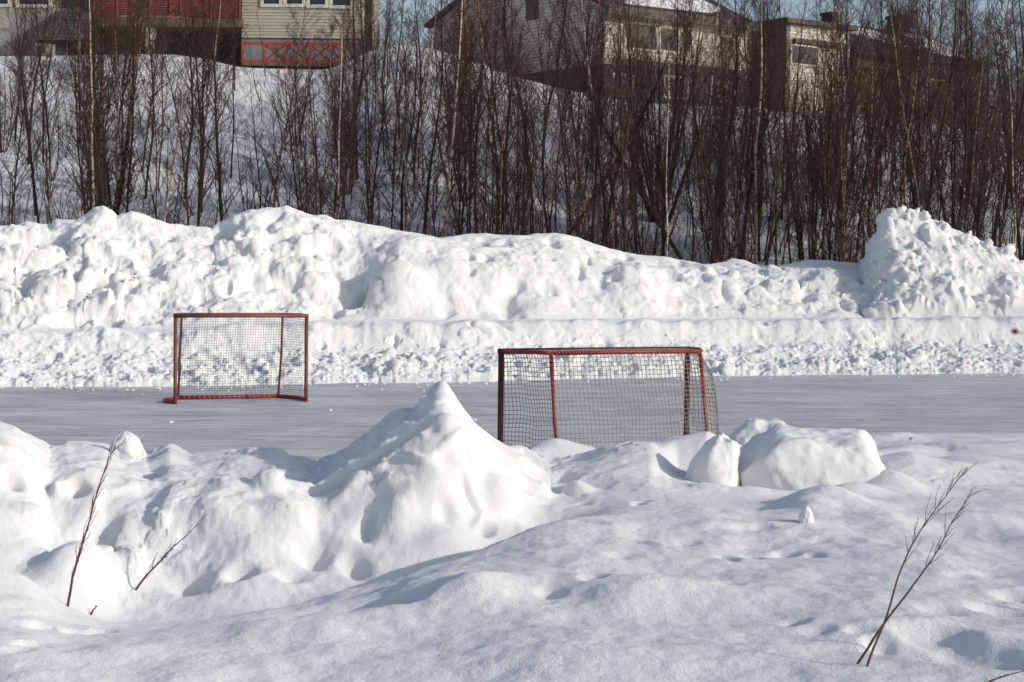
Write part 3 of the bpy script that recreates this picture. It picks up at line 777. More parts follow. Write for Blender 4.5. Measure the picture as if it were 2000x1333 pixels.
# hillside
NH = 500
UH = np.linspace(-0.75, 0.75, NH)
rim = np.array([(-1700, 74, 125), (-500, 74, 118), (0, 74, 112), (150, 74, 110), (330, 74, 108), (400, 74, 117), (470, 73, 134), (640, 73, 139), (690, 73, 118), (735, 74, 94), (790, 75, 88), (850, 76, 97), (900, 76, 113),
                (1000, 76, 150), (1100, 76, 176), (1200, 75, 196), (1300, 75, 206), (1470, 75, 216), (1700, 75, 236), (2000, 75, 256), (2600, 75, 275), (3700, 75, 290)], float)
rp = W(rim[:, 0], rim[:, 2], rim[:, 1])
ru = rp[:, 0] / rp[:, 1]
Rd = smooth_cols(np.interp(UH, ru, rim[:, 1]), 3); Rz = smooth_cols(np.interp(UH, ru, rp[:, 2]), 3)
oneh = np.ones(NH)
hr = np.concatenate([np.arange(40, 82, 0.22), np.geomspace(82, 900, 60)])
Dh = hr[:, None] * np.ones(NH)
dkh = np.stack([oneh * 40, oneh * 44.5, oneh * 52, oneh * 64, Rd, Rd + 5, oneh * 120, oneh * 900])
zkh = np.stack([oneh * 0.5, oneh * 0.9, 0.9 + (Rz - .9) * 0.20, 0.9 + (Rz - .9) * 0.62, Rz, Rz + 0.1, Rz * 0 + 9.5, oneh * 9.0])
Zh = pchip_cols(dkh, zkh, Dh)
Xh = UH[None] * Dh
hm = (1 - sstep(Dh, Rd - 4, Rd)) * sstep(Dh, 42, 47)
Zh += hm * (0.45 * fbm(Xh * 0.16, Dh * 0.16, 3, 0.5, 71) + 0.10 * fbm(Xh * 0.9, Dh * 0.9, 3, 0.55, 72))
hill = link('hillside', grid_mesh('hillside', Xh, Dh, Zh), M['snow_hill'])
tag(hill, kind='structure')
def hill_z(x, y):
    u = x / y
    f = (u + 0.75) / 1.5 * (NH - 1); j = int(np.clip(f, 0, NH - 2)); t = f - j
    a = np.interp(y, hr, Zh[:, j]); b = np.interp(y, hr, Zh[:, j + 1])
    return float(a + (b - a) * t)

# ------------------------------------------------------------------ ice-hockey goals
GW, GH, GDT, GWB, GDB, GWBB = 1.87, 1.23, 0.55, 1.46, 0.78, 1.46
def net_panel(mb, c00, c10, c01, c11, cell, bulge, nrm, seed, r, hole=None, wav=0.02):
    """cords of one net panel; corners: top-left, top-right, bottom-left, bottom-right"""
    c00, c10, c01, c11 = [np.array(c, float) for c in (c00, c10, c01, c11)]
    nrm = np.array(nrm, float)
    w = (np.linalg.norm(c10 - c00) + np.linalg.norm(c11 - c01)) / 2; h = (np.linalg.norm(c01 - c00) + np.linalg.norm(c11 - c10)) / 2
    nu = max(2, int(round(w / cell))); nv = max(2, int(round(h / cell)))
    s, t = np.meshgrid(np.linspace(0, 1, nu + 1), np.linspace(0, 1, nv + 1))
    P = ((1 - s) * (1 - t))[..., None] * c00 + (s * (1 - t))[..., None] * c10 + ((1 - s) * t)[..., None] * c01 + (s * t)[..., None] * c11
    env = np.sin(np.pi * s) ** 0.7 * np.sin(np.pi * t) ** 0.6
    out = env * (bulge + wav * 1.3 * fbm(s * 2.5 * w + seed, t * 2.5 * h, 3, .5, seed % 50))
    P = P + nrm * out[..., None]
    P[..., 2] += env * (wav * fbm(s * 3 * w + 9, t * 2 * h + seed, 2, .5, seed % 40 + 3) - 0.02 * t)
    ax = (c10 - c00) / np.linalg.norm(c10 - c00)
    P += ax * (env * wav * 0.7 * fbm(s * 2 * w + 3, t * 3 * h + seed, 2, .5, seed % 30 + 7))[..., None]
    def run(line, ss, tt):
        seg = []
        for p, a, b in zip(line, ss, tt):
            if hole and ((a - hole[0]) * w) ** 2 + ((b - hole[1]) * h) ** 2 < hole[2] ** 2:
                if len(seg) > 1: mb.tube(seg, r, 3, False)
                seg = []
            else: seg.append(p)
        if len(seg) > 1: mb.tube(seg, r, 3, False)
    for j in range(nv + 1): run(P[j], s[j], t[j])
    for i in range(nu + 1): run(P[:, i], s[:, i], t[:, i])
def lacing(mb, p, q, n, r, rc):
    p, q = np.array(p, float), np.array(q, float)
    ax = (q - p) / np.linalg.norm(q - p)
    a = np.cross(ax, [0.3, 0.2, 0.93]); a /= np.linalg.norm(a); b = np.cross(ax, a)
    th = np.linspace(0, 2 * np.pi * n, n * 8 + 1)
    pts = p + np.outer(th / th[-1], q - p) + r * (np.cos(th)[:, None] * a + np.sin(th)[:, None] * b)
    mb.tube(pts, rc, 3, False)
def hockey_goal(x, y, th, back, cell, label, mats, bulges, seed, hole=None, base_bow=0.0):
    g = thing('hockey_goal', (x, y, 0), label, 'hockey goal')
    g.rotation_euler = (0, 0, th)
    W2, B2, BB2 = GW / 2, GWB / 2, GWBB / 2
    d1, d2 = GDT * back, GDB * back
    post_m, bar_m, frame_m, cord_m, lace_m = mats
    def part(name, pts, r, m, k=12):
        mb = MB(); mb.tube(pts, r, k); return mb.build(name, m, g, True)
    for sx in (-1, 1):
        part('post', [(sx * W2, 0, 0.0), (sx * W2, 0, 0.3), (sx * W2, 0, GH - 0.035)], 0.026, post_m)
    part('crossbar', [(-W2 - .024, 0, GH - 0.008), (0, 0, GH - 0.006), (W2 + .024, 0, GH - 0.008)], 0.027, bar_m)
    part('back_top_bar', [(-B2, d1, GH), (0, d1, GH + .004), (B2, d1, GH)], 0.017, frame_m)
    for sx in (-1, 1):
        part('side_top_bar', [(sx * W2, 0.02 * back, GH), (sx * (W2 - .03), d1 * .45, GH + .006), (sx * (B2 + .05), d1 * .88, GH + .003), (sx * B2, d1, GH)], 0.017, frame_m)
        part('back_support', [(sx * B2, d1, GH - .01), (sx * (B2 + .01), d1 * .6 + d2 * .4, GH * .55), (sx * BB2, d2, 0.03)], 0.016, frame_m)
        bow = base_bow if sx < 0 else 0.0
        part('side_base_bar', [(sx * W2, .02 * back, .028), (sx * (W2 + bow), d2 * .18, .03), (sx * (W2 + bow * .9), d2 * .45, .03), (sx * (BB2 + .06), d2 * .85, .03), (sx * BB2, d2, .03)], 0.028, frame_m)
    part('back_base_bar', [(-BB2, d2, .03), (0, d2 * 1.03, .03), (BB2, d2, .03)], 0.028, frame_m)
    mb = MB(); bb, bs, bt = bulges
    rb = .0031 if back < 0 else .0019
    net_panel(mb, (-B2, d1, GH), (B2, d1, GH), (-BB2, d2, .05), (BB2, d2, .05), cell, bb, (0, back, 0), seed, rb, hole)
    for sx in (-1, 1):
        net_panel(mb, (sx * W2, 0, GH - .03), (sx * B2, d1, GH), (sx * W2, 0, .05), (sx * BB2, d2, .05), cell, bs[0 if sx < 0 else 1], (sx * .95, back * .3, 0), seed + 5 + sx, rb, None, 0.03)
    net_panel(mb, (-W2, 0, GH), (W2, 0, GH), (-B2, d1, GH + .01), (B2, d1, GH + .01), cell, bt, (0, 0, 1), seed + 9, rb)
    mb.build('net', cord_m, g, True)
    mb = MB()
    lacing(mb, (-B2, d1, GH), (B2, d1, GH), 44, .021, .0026)
    for sx in (-1, 1):
        lacing(mb, (sx * B2, d1, GH - .01), (sx * BB2, d2, 0.03), 26, .024, .0026)
    lacing(mb, (-BB2, d2, .03), (BB2, d2, .03), 20, .034, .003)
    r = np.random.default_rng(seed)
    for i in range(16):     # frayed knots along the base bar and the top corners
        a = r.uniform(-BB2, BB2) if i < 11 else (-W2 + r.uniform(.02, .22))
        b, z = (d2 * 1.02, .05) if i < 11 else (d1 * r.uniform(0, .4), GH - .02)
        p = np.array([a, b, z]); mb.tube([p, p + r.normal(0, .025, 3), p + r.normal(0, .04, 3) + [0, 0, .02]], .003, 3, False)
    mb.build('lacing', lace_m, g, True)
    return g
hockey_goal(0.75, 16.28, 0.45, -1, 0.038, 'nearer hockey goal seen from behind, with bright red back frame and pale cord net',
            (M['maroon_paint'], M['maroon_paint'], M['red_paint'], M['cord_pale'], M['cord_pale']), (0.05, (-0.05, 0.20), 0.0), 3)
hockey_goal(-3.79, 25.83, 0.38, 1, 0.037, 'farther hockey goal with its open mouth facing us, standing by the trampled snow berm',
            (M['rust_paint'], M['rust_paint'], M['red_paint'], M['cord_dark'], M['cord_pale']), (0.04, (-0.04, -0.05), 0.0), 14, (0.14, 0.40, 0.05), 0.09)

# ------------------------------------------------------------------ houses and yard things on top of the slope
M['siding_grey'] = siding('grey_green_boards', (0.46, 0.44, 0.35), 0.13, 0.35)
M['siding_pale'] = siding('pale_boards', (0.58, 0.53, 0.46), 0.14, 0.45)
M['siding_dark'] = siding('grey_brick_gable', (0.60, 0.56, 0.52), 0.14, 0.45)
M['siding_brown'] = siding('brown_boards', (0.19, 0.15, 0.135), 0.14, 0.4)
M['concrete'] = plain('grey_concrete', (0.20, 0.21, 0.22), 0.85, 0.15, 2)
M['concrete_pale'] = plain('pale_concrete', (0.33, 0.32, 0.29), 0.85, 0.15, 2)
M['dark_plinth'] = plain('dark_plinth', (0.075, 0.08, 0.09), 0.85, 0.2, 2)
M['white_trim'] = plain('white_trim', (0.62, 0.58, 0.51), 0.6, 0.1, 4)
M['dark_trim'] = plain('dark_brown_trim', (0.06, 0.042, 0.036), 0.6, 0.2, 4)
M['glass'] = plain('dark_window_glass', (0.02, 0.024, 0.03), 0.12, 0.3, 1)
M['curtain'] = plain('dark_interior', (0.05, 0.05, 0.055), 0.5, 0.5, 1.5)
M['red_wood'] = siding('red_balcony_boards', (0.20, 0.030, 0.028), 0.11, 0.25)
M['red_fence'] = plain('red_fence_paint', (0.33, 0.055, 0.035), 0.6, 0.2, 6)
M['roof_dark'] = plain('dark_roof', (0.055, 0.045, 0.042), 0.7, 0.2, 3)
M['corrugated'] = siding('grey_corrugated_sheet', (0.12, 0.135, 0.14), 0.18, 0.45)
M['brick'] = siding('brown_chimney_brick', (0.07, 0.045, 0.038), 0.09, 0.6)
M['metal_white'] = plain('beige_metal', (0.48, 0.42, 0.36), 0.5, 0.1, 3)
M['grille'] = plain('brown_grille', (0.12, 0.085, 0.07), 0.6, 0.2, 20)
M['tarp'] = plain('pale_sheet', (0.42, 0.41, 0.38), 0.7, 0.3, 3)
M['stone'] = plain('tan_stone', (0.22, 0.17, 0.11), 0.85, 0.4, 5)
M['bare_wood'] = plain('grey_brown_wood', (0.13, 0.095, 0.07), 0.8, 0.3, 5)
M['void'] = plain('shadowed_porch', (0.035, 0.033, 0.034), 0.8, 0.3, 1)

def prect(mb, px0, px1, py0, py1, y0, y1):
    """box whose camera-side face fills a picture rectangle at distance y0"""
    a = W(px0, py1, y0); b = W(px1, py0, y0)
    mb.box(a[0], b[0], y0, y1, a[2], b[2])
def local(o, root):
    o.parent = root; o.matrix_parent_inverse = Matrix.Translation(root.location).inverted()
    return o
HY = 76.0
# left building
root = thing('apartment_house', tuple(W(300, 112, HY)), 'grey-green boarded house with a red slatted balcony, at the left on top of the slope', 'house')
mb = MB()
prect(mb, -420, 178, 20, 122, HY, HY + 9)            # left concrete part
local(mb.build('lower_wall', M['concrete_pale'], None), root)
mb = MB(); prect(mb, -420, 180, -190, 20, HY + .02, HY + 9); prect(mb, 472, 712, -190, 74, HY, HY + 9)
local(mb.build('wall', M['siding_grey'], None), root)
mb = MB(); prect(mb, 472, 712, 74, 150, HY + .08, HY + 9); local(mb.build('plinth', M['concrete'], None), root)
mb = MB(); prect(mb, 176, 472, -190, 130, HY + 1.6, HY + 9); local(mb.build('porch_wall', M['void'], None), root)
mb = MB(); prect(mb, 300, 352, 57, 104, HY + 1.5, HY + 1.6); local(mb.build('door', M['glass'], None), root)
mb = MB(); prect(mb, 172, 473, 37, 50, HY - .5, HY + 1.6); local(mb.build('balcony_slab', M['bare_wood'], None), root)
mb = MB()
prect(mb, 184, 228, -28, 33, HY - .46, HY - .38); prect(mb, 352, 470, -28, 33, HY - .46, HY - .38)
for k in range(13): prect(mb, 228, 352, -28 + k * 4.6, -25.3 + k * 4.6, HY - .44, HY - .40)
local(mb.build('balcony_rail', M['red_wood'], None), root)
mb = MB(); prect(mb, 186, 470, -34, -30, HY - .5, HY - .36)
for x in (184, 227, 292, 331, 352, 411, 467): prect(mb, x, x + 3, -30, 37, HY - .50, HY - .46)
local(mb.build('balcony_post', M['red_fence'], None), root)
mb = MB(); prect(mb, 188, 466, -150, 37, HY + 1.2, HY + 1.55); local(mb.build('balcony_wall', M['metal_white'], None), root)
for (x0, x1, yb) in [(508, 552, 14), (553, 597, 14), (598, 642, 15.5), (643, 690, 17), (-14, 22, 14), (30, 101, 15)]:
    mb = MB(); prect(mb, x0, x0 + 7, -55, yb, HY - .07, HY); prect(mb, x1 - 7, x1, -55, yb, HY - .07, HY); prect(mb, x0 + 7, x1 - 7, yb - 6, yb, HY - .07, HY); prect(mb, x0 + 7, x1 - 7, -55, -49, HY - .07, HY)
    f = local(mb.build('window', M['white_trim'], None), root)
    mb = MB(); prect(mb, x0 + 7, x1 - 7, -49, yb - 6, HY - .02, HY - .005)
    p = mb.build('pane', M['glass'], f); p.matrix_parent_inverse = Matrix.Translation(root.location).inverted() if False else Matrix.Identity(4)
mb = MB(); prect(mb, 120, 178, -50, 16, HY - .05, HY); local(mb.build('dark_window', M['glass'], None), root)
mb = MB(); prect(mb, 712, 727, -190, 100, HY + .3, HY + 1.0); local(mb.build('corner_board', M['dark_trim'], None), root)
# roof far above the frame so that the walls end in something real
a = W(-440, -190, HY); b = W(735, -190, HY)
mb = MB(); mb.add([(a[0], HY - .8, a[2]), (b[0], HY - .8, a[2]), (b[0], HY + 9.8, a[2]), (a[0], HY + 9.8, a[2]), (a[0], HY + 4.5, a[2] + 1.8), (b[0], HY + 4.5, a[2] + 1.8)],
                  [(3, 2, 1, 0), (0, 1, 5, 4), (2, 3, 4, 5), (0, 4, 3), (1, 2, 5)])
local(mb.build('roof', M['roof_dark'], None), root)
# lean-to in front of the left part
mb = MB()
p = [V(58, 78, HY - 2.6), V(172, 78, HY - 2.6), V(178, 77, HY - .05), V(112, 77, HY - .05), V(66, 72, HY - 2.6), V(172, 72, HY - 2.6), V(180, 18, HY - .05), V(116, 20, HY - .05)]
mb.hexa(p)
lt = thing('lean_to', tuple(W(120, 110, HY - 2)), 'low lean-to with a grey corrugated sheet roof against the left house', 'shed')
local(mb.build('roof', M['corrugated'], None), lt)
mb = MB(); prect(mb, 74, 124, 78.5, 118, HY - 2.2, HY - .1); prect(mb, 124, 172, 78.5, 82, HY - 2.2, HY - .1); prect(mb, 166, 174, 82, 118, HY - 2.2, HY - .1)
local(mb.build('wall', M['dark_plinth'], None), lt)
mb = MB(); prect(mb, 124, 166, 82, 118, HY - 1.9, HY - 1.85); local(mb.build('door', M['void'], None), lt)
mb = MB(); prect(mb, 129, 131, 75, 112, HY - 2.28, HY - 2.2); prect(mb, 151, 157, 75, 112, HY - 2.28, HY - 2.2); prect(mb, 131, 151, 75, 77, HY - 2.28, HY - 2.2)
local(mb.build('door_frame', M['white_trim'], None), lt)
# outdoor unit
ac = thing('heat_pump', tuple(W(85, 108, HY - 3.2)), 'beige outdoor heat pump unit in front of the corrugated lean-to', 'heat pump')
mb = MB(); prect(mb, 68, 103, 86, 108, HY - 3.4, HY - 3.0); local(mb.build('casing', M['metal_white'], None), ac)
mb = MB(); prect(mb, 71, 89, 89, 105, HY - 3.44, HY - 3.4); local(mb.build('fan_grille', M['grille'], None), ac)
# red fence
fn = thing('fence', tuple(W(580, 130, HY - 1.6)), 'red wooden terrace fence with crossed braces below the boarded house', 'fence')
FY = HY - 1.6
mb = MB(); prect(mb, 470, 702, 84, 88, FY - .05, FY); local(mb.build('top_rail', M['red_fence'], None), fn)
mb = MB(); prect(mb, 470, 702, 119, 123, FY - .05, FY); local(mb.build('bottom_rail', M['red_fence'], None), fn)
posts = [471, 513, 557, 602, 646, 690]
for x in posts:
    mb = MB(); prect(mb, x, x + 4.5, 82, 140, FY - .07, FY + .02); local(mb.build('post', M['red_fence'], None), fn)
for x in posts[1:-1]:
    mb = MB()
    a, b = W(x + 5, 119, FY), W(x + 44, 88, FY); c, d = W(x + 5, 88, FY), W(x + 44, 119, FY)
    mb.tube([a, b], .04, 4); mb.tube([c + [0, .03, 0], d + [0, .03, 0]], .04, 4); local(mb.build('brace', M['red_fence'], None), fn)
mb = MB(); prect(mb, 473, 700, 124, 128, FY - .1, HY); local(mb.build('deck', M['bare_wood'], None), fn)
# pale sheet, stone pillar, wooden platform
mb = MB(); a = [V(286, 52, HY - .9), V(307, 58, HY - .9), V(303, 76, HY - .85), V(299, 95, HY - .9), V(284, 94, HY - .8), V(284, 72, HY - .95)]
mb.add([tuple(x) for x in a] + [tuple(x + Vector((0, .03, 0))) for x in a], [(5, 4, 3, 2, 1, 0), (6, 7, 8, 9, 10, 11)] + [(i, (i + 1) % 6, (i + 1) % 6 + 6, i + 6) for i in range(6)])
tag(mb.build('hanging_sheet', M['tarp'], None), 'pale sheet hanging under the red balcony above the stone pillar', 'sheet')
mb = MB(); a, b = W(290, 93, HY - 1.2), W(290, 128, HY - 1.2)
mb.tube([b, b + (a - b) * .4, b + (a - b) * .75, a], [.17, .15, .13, .12], 10)
tag(mb.build('stone_pillar', M['stone'], None, True), 'tan stone pillar on the snow below the hanging sheet', 'pillar')
pf = thing('wooden_platform', tuple(W(300, 140, HY - 3.4)), 'small wooden platform on posts jutting from the slope below the porch', 'platform')
mb = MB(); prect(mb, 264, 333, 140, 147, HY - 3.8, HY - 1.8); local(mb.build('deck', M['bare_wood'], None), pf)
for x in (268, 294, 318, 330):
    mb = MB(); prect(mb, x, x + 2.2, 127 if x in (318,) else 147, 205, HY - 3.75, HY - 3.65); local(mb.build('post', M['bare_wood'], None), pf)
mb = MB(); prect(mb, 268, 330, 132, 135, HY - 2.0, HY - 1.9); local(mb.build('rail', M['bare_wood'], None), pf)

# right-hand row of houses
AX, BX = np.array([0.8, 0.6]), np.array([-0.6, 0.8])
class House:
    def __init__(s, px, py, d):
        s.O = W(px, py, d)
    def fac(s, px, py):     # picture point on the facade plane -> (a, z)
        v = ray(px, py); u = v[0] / v[1]
        a = (u * s.O[1] - s.O[0]) / (AX[0] - AX[1] * u); d = s.O[1] + AX[1] * a
        return a, W(px, py, d)[2]
    def gab(s, px, py):
        v = ray(px, py); u = v[0] / v[1]
        b = (s.O[0] - u * s.O[1]) / (-BX[0] + BX[1] * u); d = s.O[1] + BX[1] * b
        return b, W(px, py, d)[2]
    def P(s, a, b, z): return (s.O[0] + AX[0] * a + BX[0] * b, s.O[1] + AX[1] * a + BX[1] * b, z)
    def box(s, mb, a0, a1, b0, b1, z0, z1): mb.obox(s.O, AX, BX, a0, a1, b0, b1, z0, z1)
    def frect(s, mb, px0, px1, py0, py1, b0, b1):
        a0, z1 = s.fac(px0, py0); a1, z0 = s.fac(px1, py1); s.box(mb, a0, a1, b0, b1, z0, z1)
def bld(mb, name, mat, root): return local(mb.build(name, mat, None), root)
h = House(1180, 206, 76)
root = thing('gable_house', tuple(h.O), 'pale-fronted house with a dark grey gable wall and wide dark eaves behind the birches', 'house')
AL = h.fac(1460, 60)[0]; BL = h.gab(850, 60)[0]
zg = h.O[2] - 1.0; zE = h.fac(1182, 14)[1]; zP = h.gab(1170, 126)[1]
zl = h.gab(850, 46)[1]
rise = 0.36 * BL / 2
zA = max(zE, zl) + rise
mb = MB()   # gable end wall as a pentagon slab
def pent(mb, a0, a1, zlo):
    f = [h.P(a0, 0, zlo), h.P(a0, BL, zlo), h.P(a0, BL, zl), h.P(a0, BL / 2, zA), h.P(a0, 0, zE)]
    g = [h.P(a1, 0, zlo), h.P(a1, BL, zlo), h.P(a1, BL, zl), h.P(a1, BL / 2, zA), h.P(a1, 0, zE)]
    mb.add(f + g, [(0, 1, 2, 3, 4), (9, 8, 7, 6, 5)] + [(i, (i + 1) % 5 + 0, (i + 1) % 5 + 5, i + 5) for i in range(5)])
pent(mb, 0, 0.25, zP); bld(mb, 'gable_wall', M['siding_dark'], root)
mb = MB(); h.box(mb, 0.03, AL, 0.06, BL, zg, zP); bld(mb, 'plinth', M['dark_plinth'], root)
mb = MB(); h.box(mb, 0.25, AL, 0, BL - .1, zP, zE); bld(mb, 'wall', M['siding_pale'], root)
# roof slabs with overhang, fascia and snow
ov = 0.55
def slab(mb, a0, a1, b0, z0, b1, z1, t):
    mb.hexa([h.P(a0, b0, z0), h.P(a1, b0, z0), h.P(a1, b1, z1), h.P(a0, b1, z1), h.P(a0, b0, z0 + t), h.P(a1, b0, z0 + t), h.P(a1, b1, z1 + t), h.P(a0, b1, z1 + t)])
sl = (zA - zE) / (BL / 2); sl2 = (zA - zl) / (BL / 2)
mb = MB(); slab(mb, -.25, AL + .25, -ov, zE - ov * sl + .03, BL / 2, zA + .03, .16); slab(mb, -.25, AL + .25, BL / 2 + .002, zA + .03, BL + ov, zl - ov * sl2 + .03, .16)
bld(mb, 'roof', M['roof_dark'], root)
mb = MB(); h.box(mb, -.3, AL + .3, -ov - .05, -ov - .003, zE - ov * sl - .12, zE - ov * sl + .26); bld(mb, 'fascia', M['dark_trim'], root)
mb = MB(); h.box(mb, 0.1, AL, -.16, -.003, zE - .34, zE - .16); bld(mb, 'cornice', M['white_trim'], root)
mb = MB()
def roofpt(a, b, dz): return h.P(a, b, zE + b * sl + .19 + dz)
poly = [(1.2, .15), (AL - 2.0, .3), (AL - .8, .9), (AL - .9, 2.2), (AL - 1.2, BL / 2 - .15), (0.3, BL / 2 - .15), (.5, 1.5)]
tp = [roofpt(a, b, .12) for a, b in poly]; bt = [roofpt(a, b, .004) for a, b in poly]; n = len(poly)
mb.add(bt + tp, [tuple(range(n - 1, -1, -1)), tuple(range(n, 2 * n))] + [(i, (i + 1) % n, (i + 1) % n + n, i + n) for i in range(n)])
bld(mb, 'roof_snow', M['snow_hill'], root)
for (x0, x1, y0, y1) in [(1218, 1284, 44, 100), (1284, 1328, 52, 104), (1328, 1352, 54, 106)]:
    mb = MB(); t = 4.5
    h.frect(mb, x0, x0 + t, y0, y1, -.06, -.002); h.frect(mb, x1 - t, x1, y0, y1, -.06, -.002)
    a0, _ = h.fac(x0 + t, y0); a1, _ = h.fac(x1 - t, y1); zt_, zb_ = h.fac((x0 + x1) / 2, y0)[1], h.fac((x0 + x1) / 2, y1)[1]
    h.box(mb, a0, a1, -.06, -.002, zt_ - .1, zt_); h.box(mb, a0, a1, -.06, -.002, zb_, zb_ + .1)
    f = bld(mb, 'window', M['white_trim'], root)
    mb = MB(); h.box(mb, a0, a1, -.02, -.006, zb_ + .1, zt_ - .1); o = mb.build('pane', M['glass'], f)
mb = MB(); h.frect(mb, 1196, 1456, 132, 138, -.03, -.002); bld(mb, 'string_course', M['dark_trim'], root)
for (x0, x1, y0, y1) in [(1200, 1235, 146, 188), (1300, 1342, 150, 192), (1405, 1434, 162, 200)]:
    mb = MB(); h.frect(mb, x0 - 3, x1 + 3, y0 - 3, y1 + 3, .0, .055); f = bld(mb, 'basement_window', M['white_trim'], root)
    mb = MB(); h.frect(mb, x0, x1, y0, y1, -.02, -.004); o = mb.build('pane', M['glass'], f)
mb = MB(); h.box(mb, AL + .02, AL + .35, .1, 2.5, zg, zE + .2); bld(mb, 'corner_board', M['dark_trim'], root)
mb = MB(); b0, z1 = h.gab(1052, -8); b1, z0 = h.gab(1028, 42); h.box(mb, -.04, -.003, min(b0, b1), max(b0, b1), z0, z1); bld(mb, 'gable_window', M['curtain'], root)

h = House(1534, 206, 84)
AL = h.fac(1660, 70)[0]; BLb = 9.0
root = thing('terraced_house', tuple(h.O), 'set-back brown and pale house with a flat eaves line and one stubby chimney', 'house')
zg = h.O[2] - 1.5; zE = h.fac(1535, 46)[1]
mb = MB(); h.box(mb, 0, .25, 0, BLb, zg, zE); bld(mb, 'side_wall', M['siding_brown'], root)
mb = MB(); h.box(mb, .25, AL, .0, BLb, zg, zE); bld(mb, 'wall', M['siding_pale'], root)
mb = MB(); h.box(mb, -.3, AL + .2, -.35, BLb, zE + .003, zE + .22); bld(mb, 'eaves', M['dark_trim'], root)
mb = MB(); h.frect(mb, 1548, 1655, 84, 88, -.2, -.003); bld(mb, 'canopy', M['dark_trim'], root)
for (x0, x1, y0, y1) in [(1546, 1592, 86, 128), (1638, 1652, 90, 150)]:
    mb = MB(); h.frect(mb, x0 - 3, x1 + 3, y0, y1 + 3, -.06, -.003); f = bld(mb, 'window', M['white_trim'], root)
    mb = MB(); h.frect(mb, x0, x1, y0 + 3, y1, -.075, -.063); o = mb.build('pane', M['glass'], f)
zc0 = zE + .22
c = h.fac(1638, 40); d = h.fac(1655, 40)
mb = MB(); h.box(mb, c[0], d[0], .4, 1.1, zc0 + .003, h.fac(1630, 26)[1]); ch = bld(mb, 'chimney', M['brick'], root)
mb = MB(); zz = h.fac(1630, 26)[1]; h.box(mb, c[0] - .06, d[0] + .06, .34, 1.16, zz + .002, zz + .14); mb.build('chimney_cap', M['dark_trim'], ch)

h = House(1668, 250, 88)
AL = h.fac(1930, 140)[0]
root = thing('long_house', tuple(h.O), 'long low house with a dark roof, roof snow and a wide brick chimney, far right', 'house')
zg = h.O[2] - 2; zE = h.fac(1725, 108)[1]; BLc = 9.0; sl = .42; zA = zE + sl * BLc / 2
mb = MB(); h.box(mb, 0, AL, 0, BLc, zg, zE); bld(mb, 'wall', M['siding_brown'], root)
mb = MB()
f = [h.P(.02, .02, zE + .002), h.P(.02, BLc - .02, zE + .002), h.P(.02, BLc / 2, zA - .02)]; g = [h.P(AL - .02, .02, zE + .002), h.P(AL - .02, BLc - .02, zE + .002), h.P(AL - .02, BLc / 2, zA - .02)]
mb.add(f + g, [(0, 1, 2), (5, 4, 3), (0, 3, 4, 1), (1, 4, 5, 2), (2, 5, 3, 0)]); bld(mb, 'gable', M['siding_brown'], root)
mb = MB(); slab(mb, -.3, AL + .3, -.5, zE - .5 * sl + .03, BLc / 2, zA + .03, .16); slab(mb, -.3, AL + .3, BLc / 2 + .002, zA + .03, BLc + .5, zE - .5 * sl + .03, .16); bld(mb, 'roof', M['roof_dark'], root)
for poly in ([(1.3, 3.9), (2.0, 3.2), (5.0, 1.2), (5.6, 2.4), (5.0, 3.6), (2.6, 4.1)], [(6.3, .6), (9.5, .3), (AL - .5, 1.2), (AL - .8, 3.6), (7.4, 3.9), (6.8, 2.2)]):
    tp = [roofpt(a, b, .12) for a, b in poly]; bt = [roofpt(a, b, .004) for a, b in poly]; n = len(poly); mb = MB()
    mb.add(bt + tp, [tuple(range(n - 1, -1, -1)), tuple(range(n, 2 * n))] + [(i, (i + 1) % n, (i + 1) % n + n, i + n) for i in range(n)])
    bld(mb, 'roof_snow', M['snow_hill'], root)
mb = MB(); h.frect(mb, 1752, 1780, 118, 150, -.06, -.003); f = bld(mb, 'window', M['white_trim'], root)
mb = MB(); h.frect(mb, 1755, 1777, 121, 147, -.08, -.063); mb.build('pane', M['glass'], f)
mb = MB(); h.frect(mb, 1812, 1845, 128, 160, -.06, -.003); f = bld(mb, 'window', M['white_trim'], root)
mb = MB(); h.frect(mb, 1815, 1842, 131, 157, -.08, -.063); mb.build('pane', M['glass'], f)
c = h.fac(1838, 60); d = h.fac(1852, 60)
mb = MB(); ztop = h.fac(1776, 46)[1]; h.box(mb, c[0] + 1.0, d[0] + 1.4, 3.6, 4.4, zA - .5, ztop + .9); ch = bld(mb, 'chimney', M['brick'], root)
mb = MB(); h.box(mb, c[0] + .92, d[0] + 1.48, 3.52, 4.48, ztop + .902, ztop + 1.06); mb.build('chimney_cap', M['dark_trim'], ch)

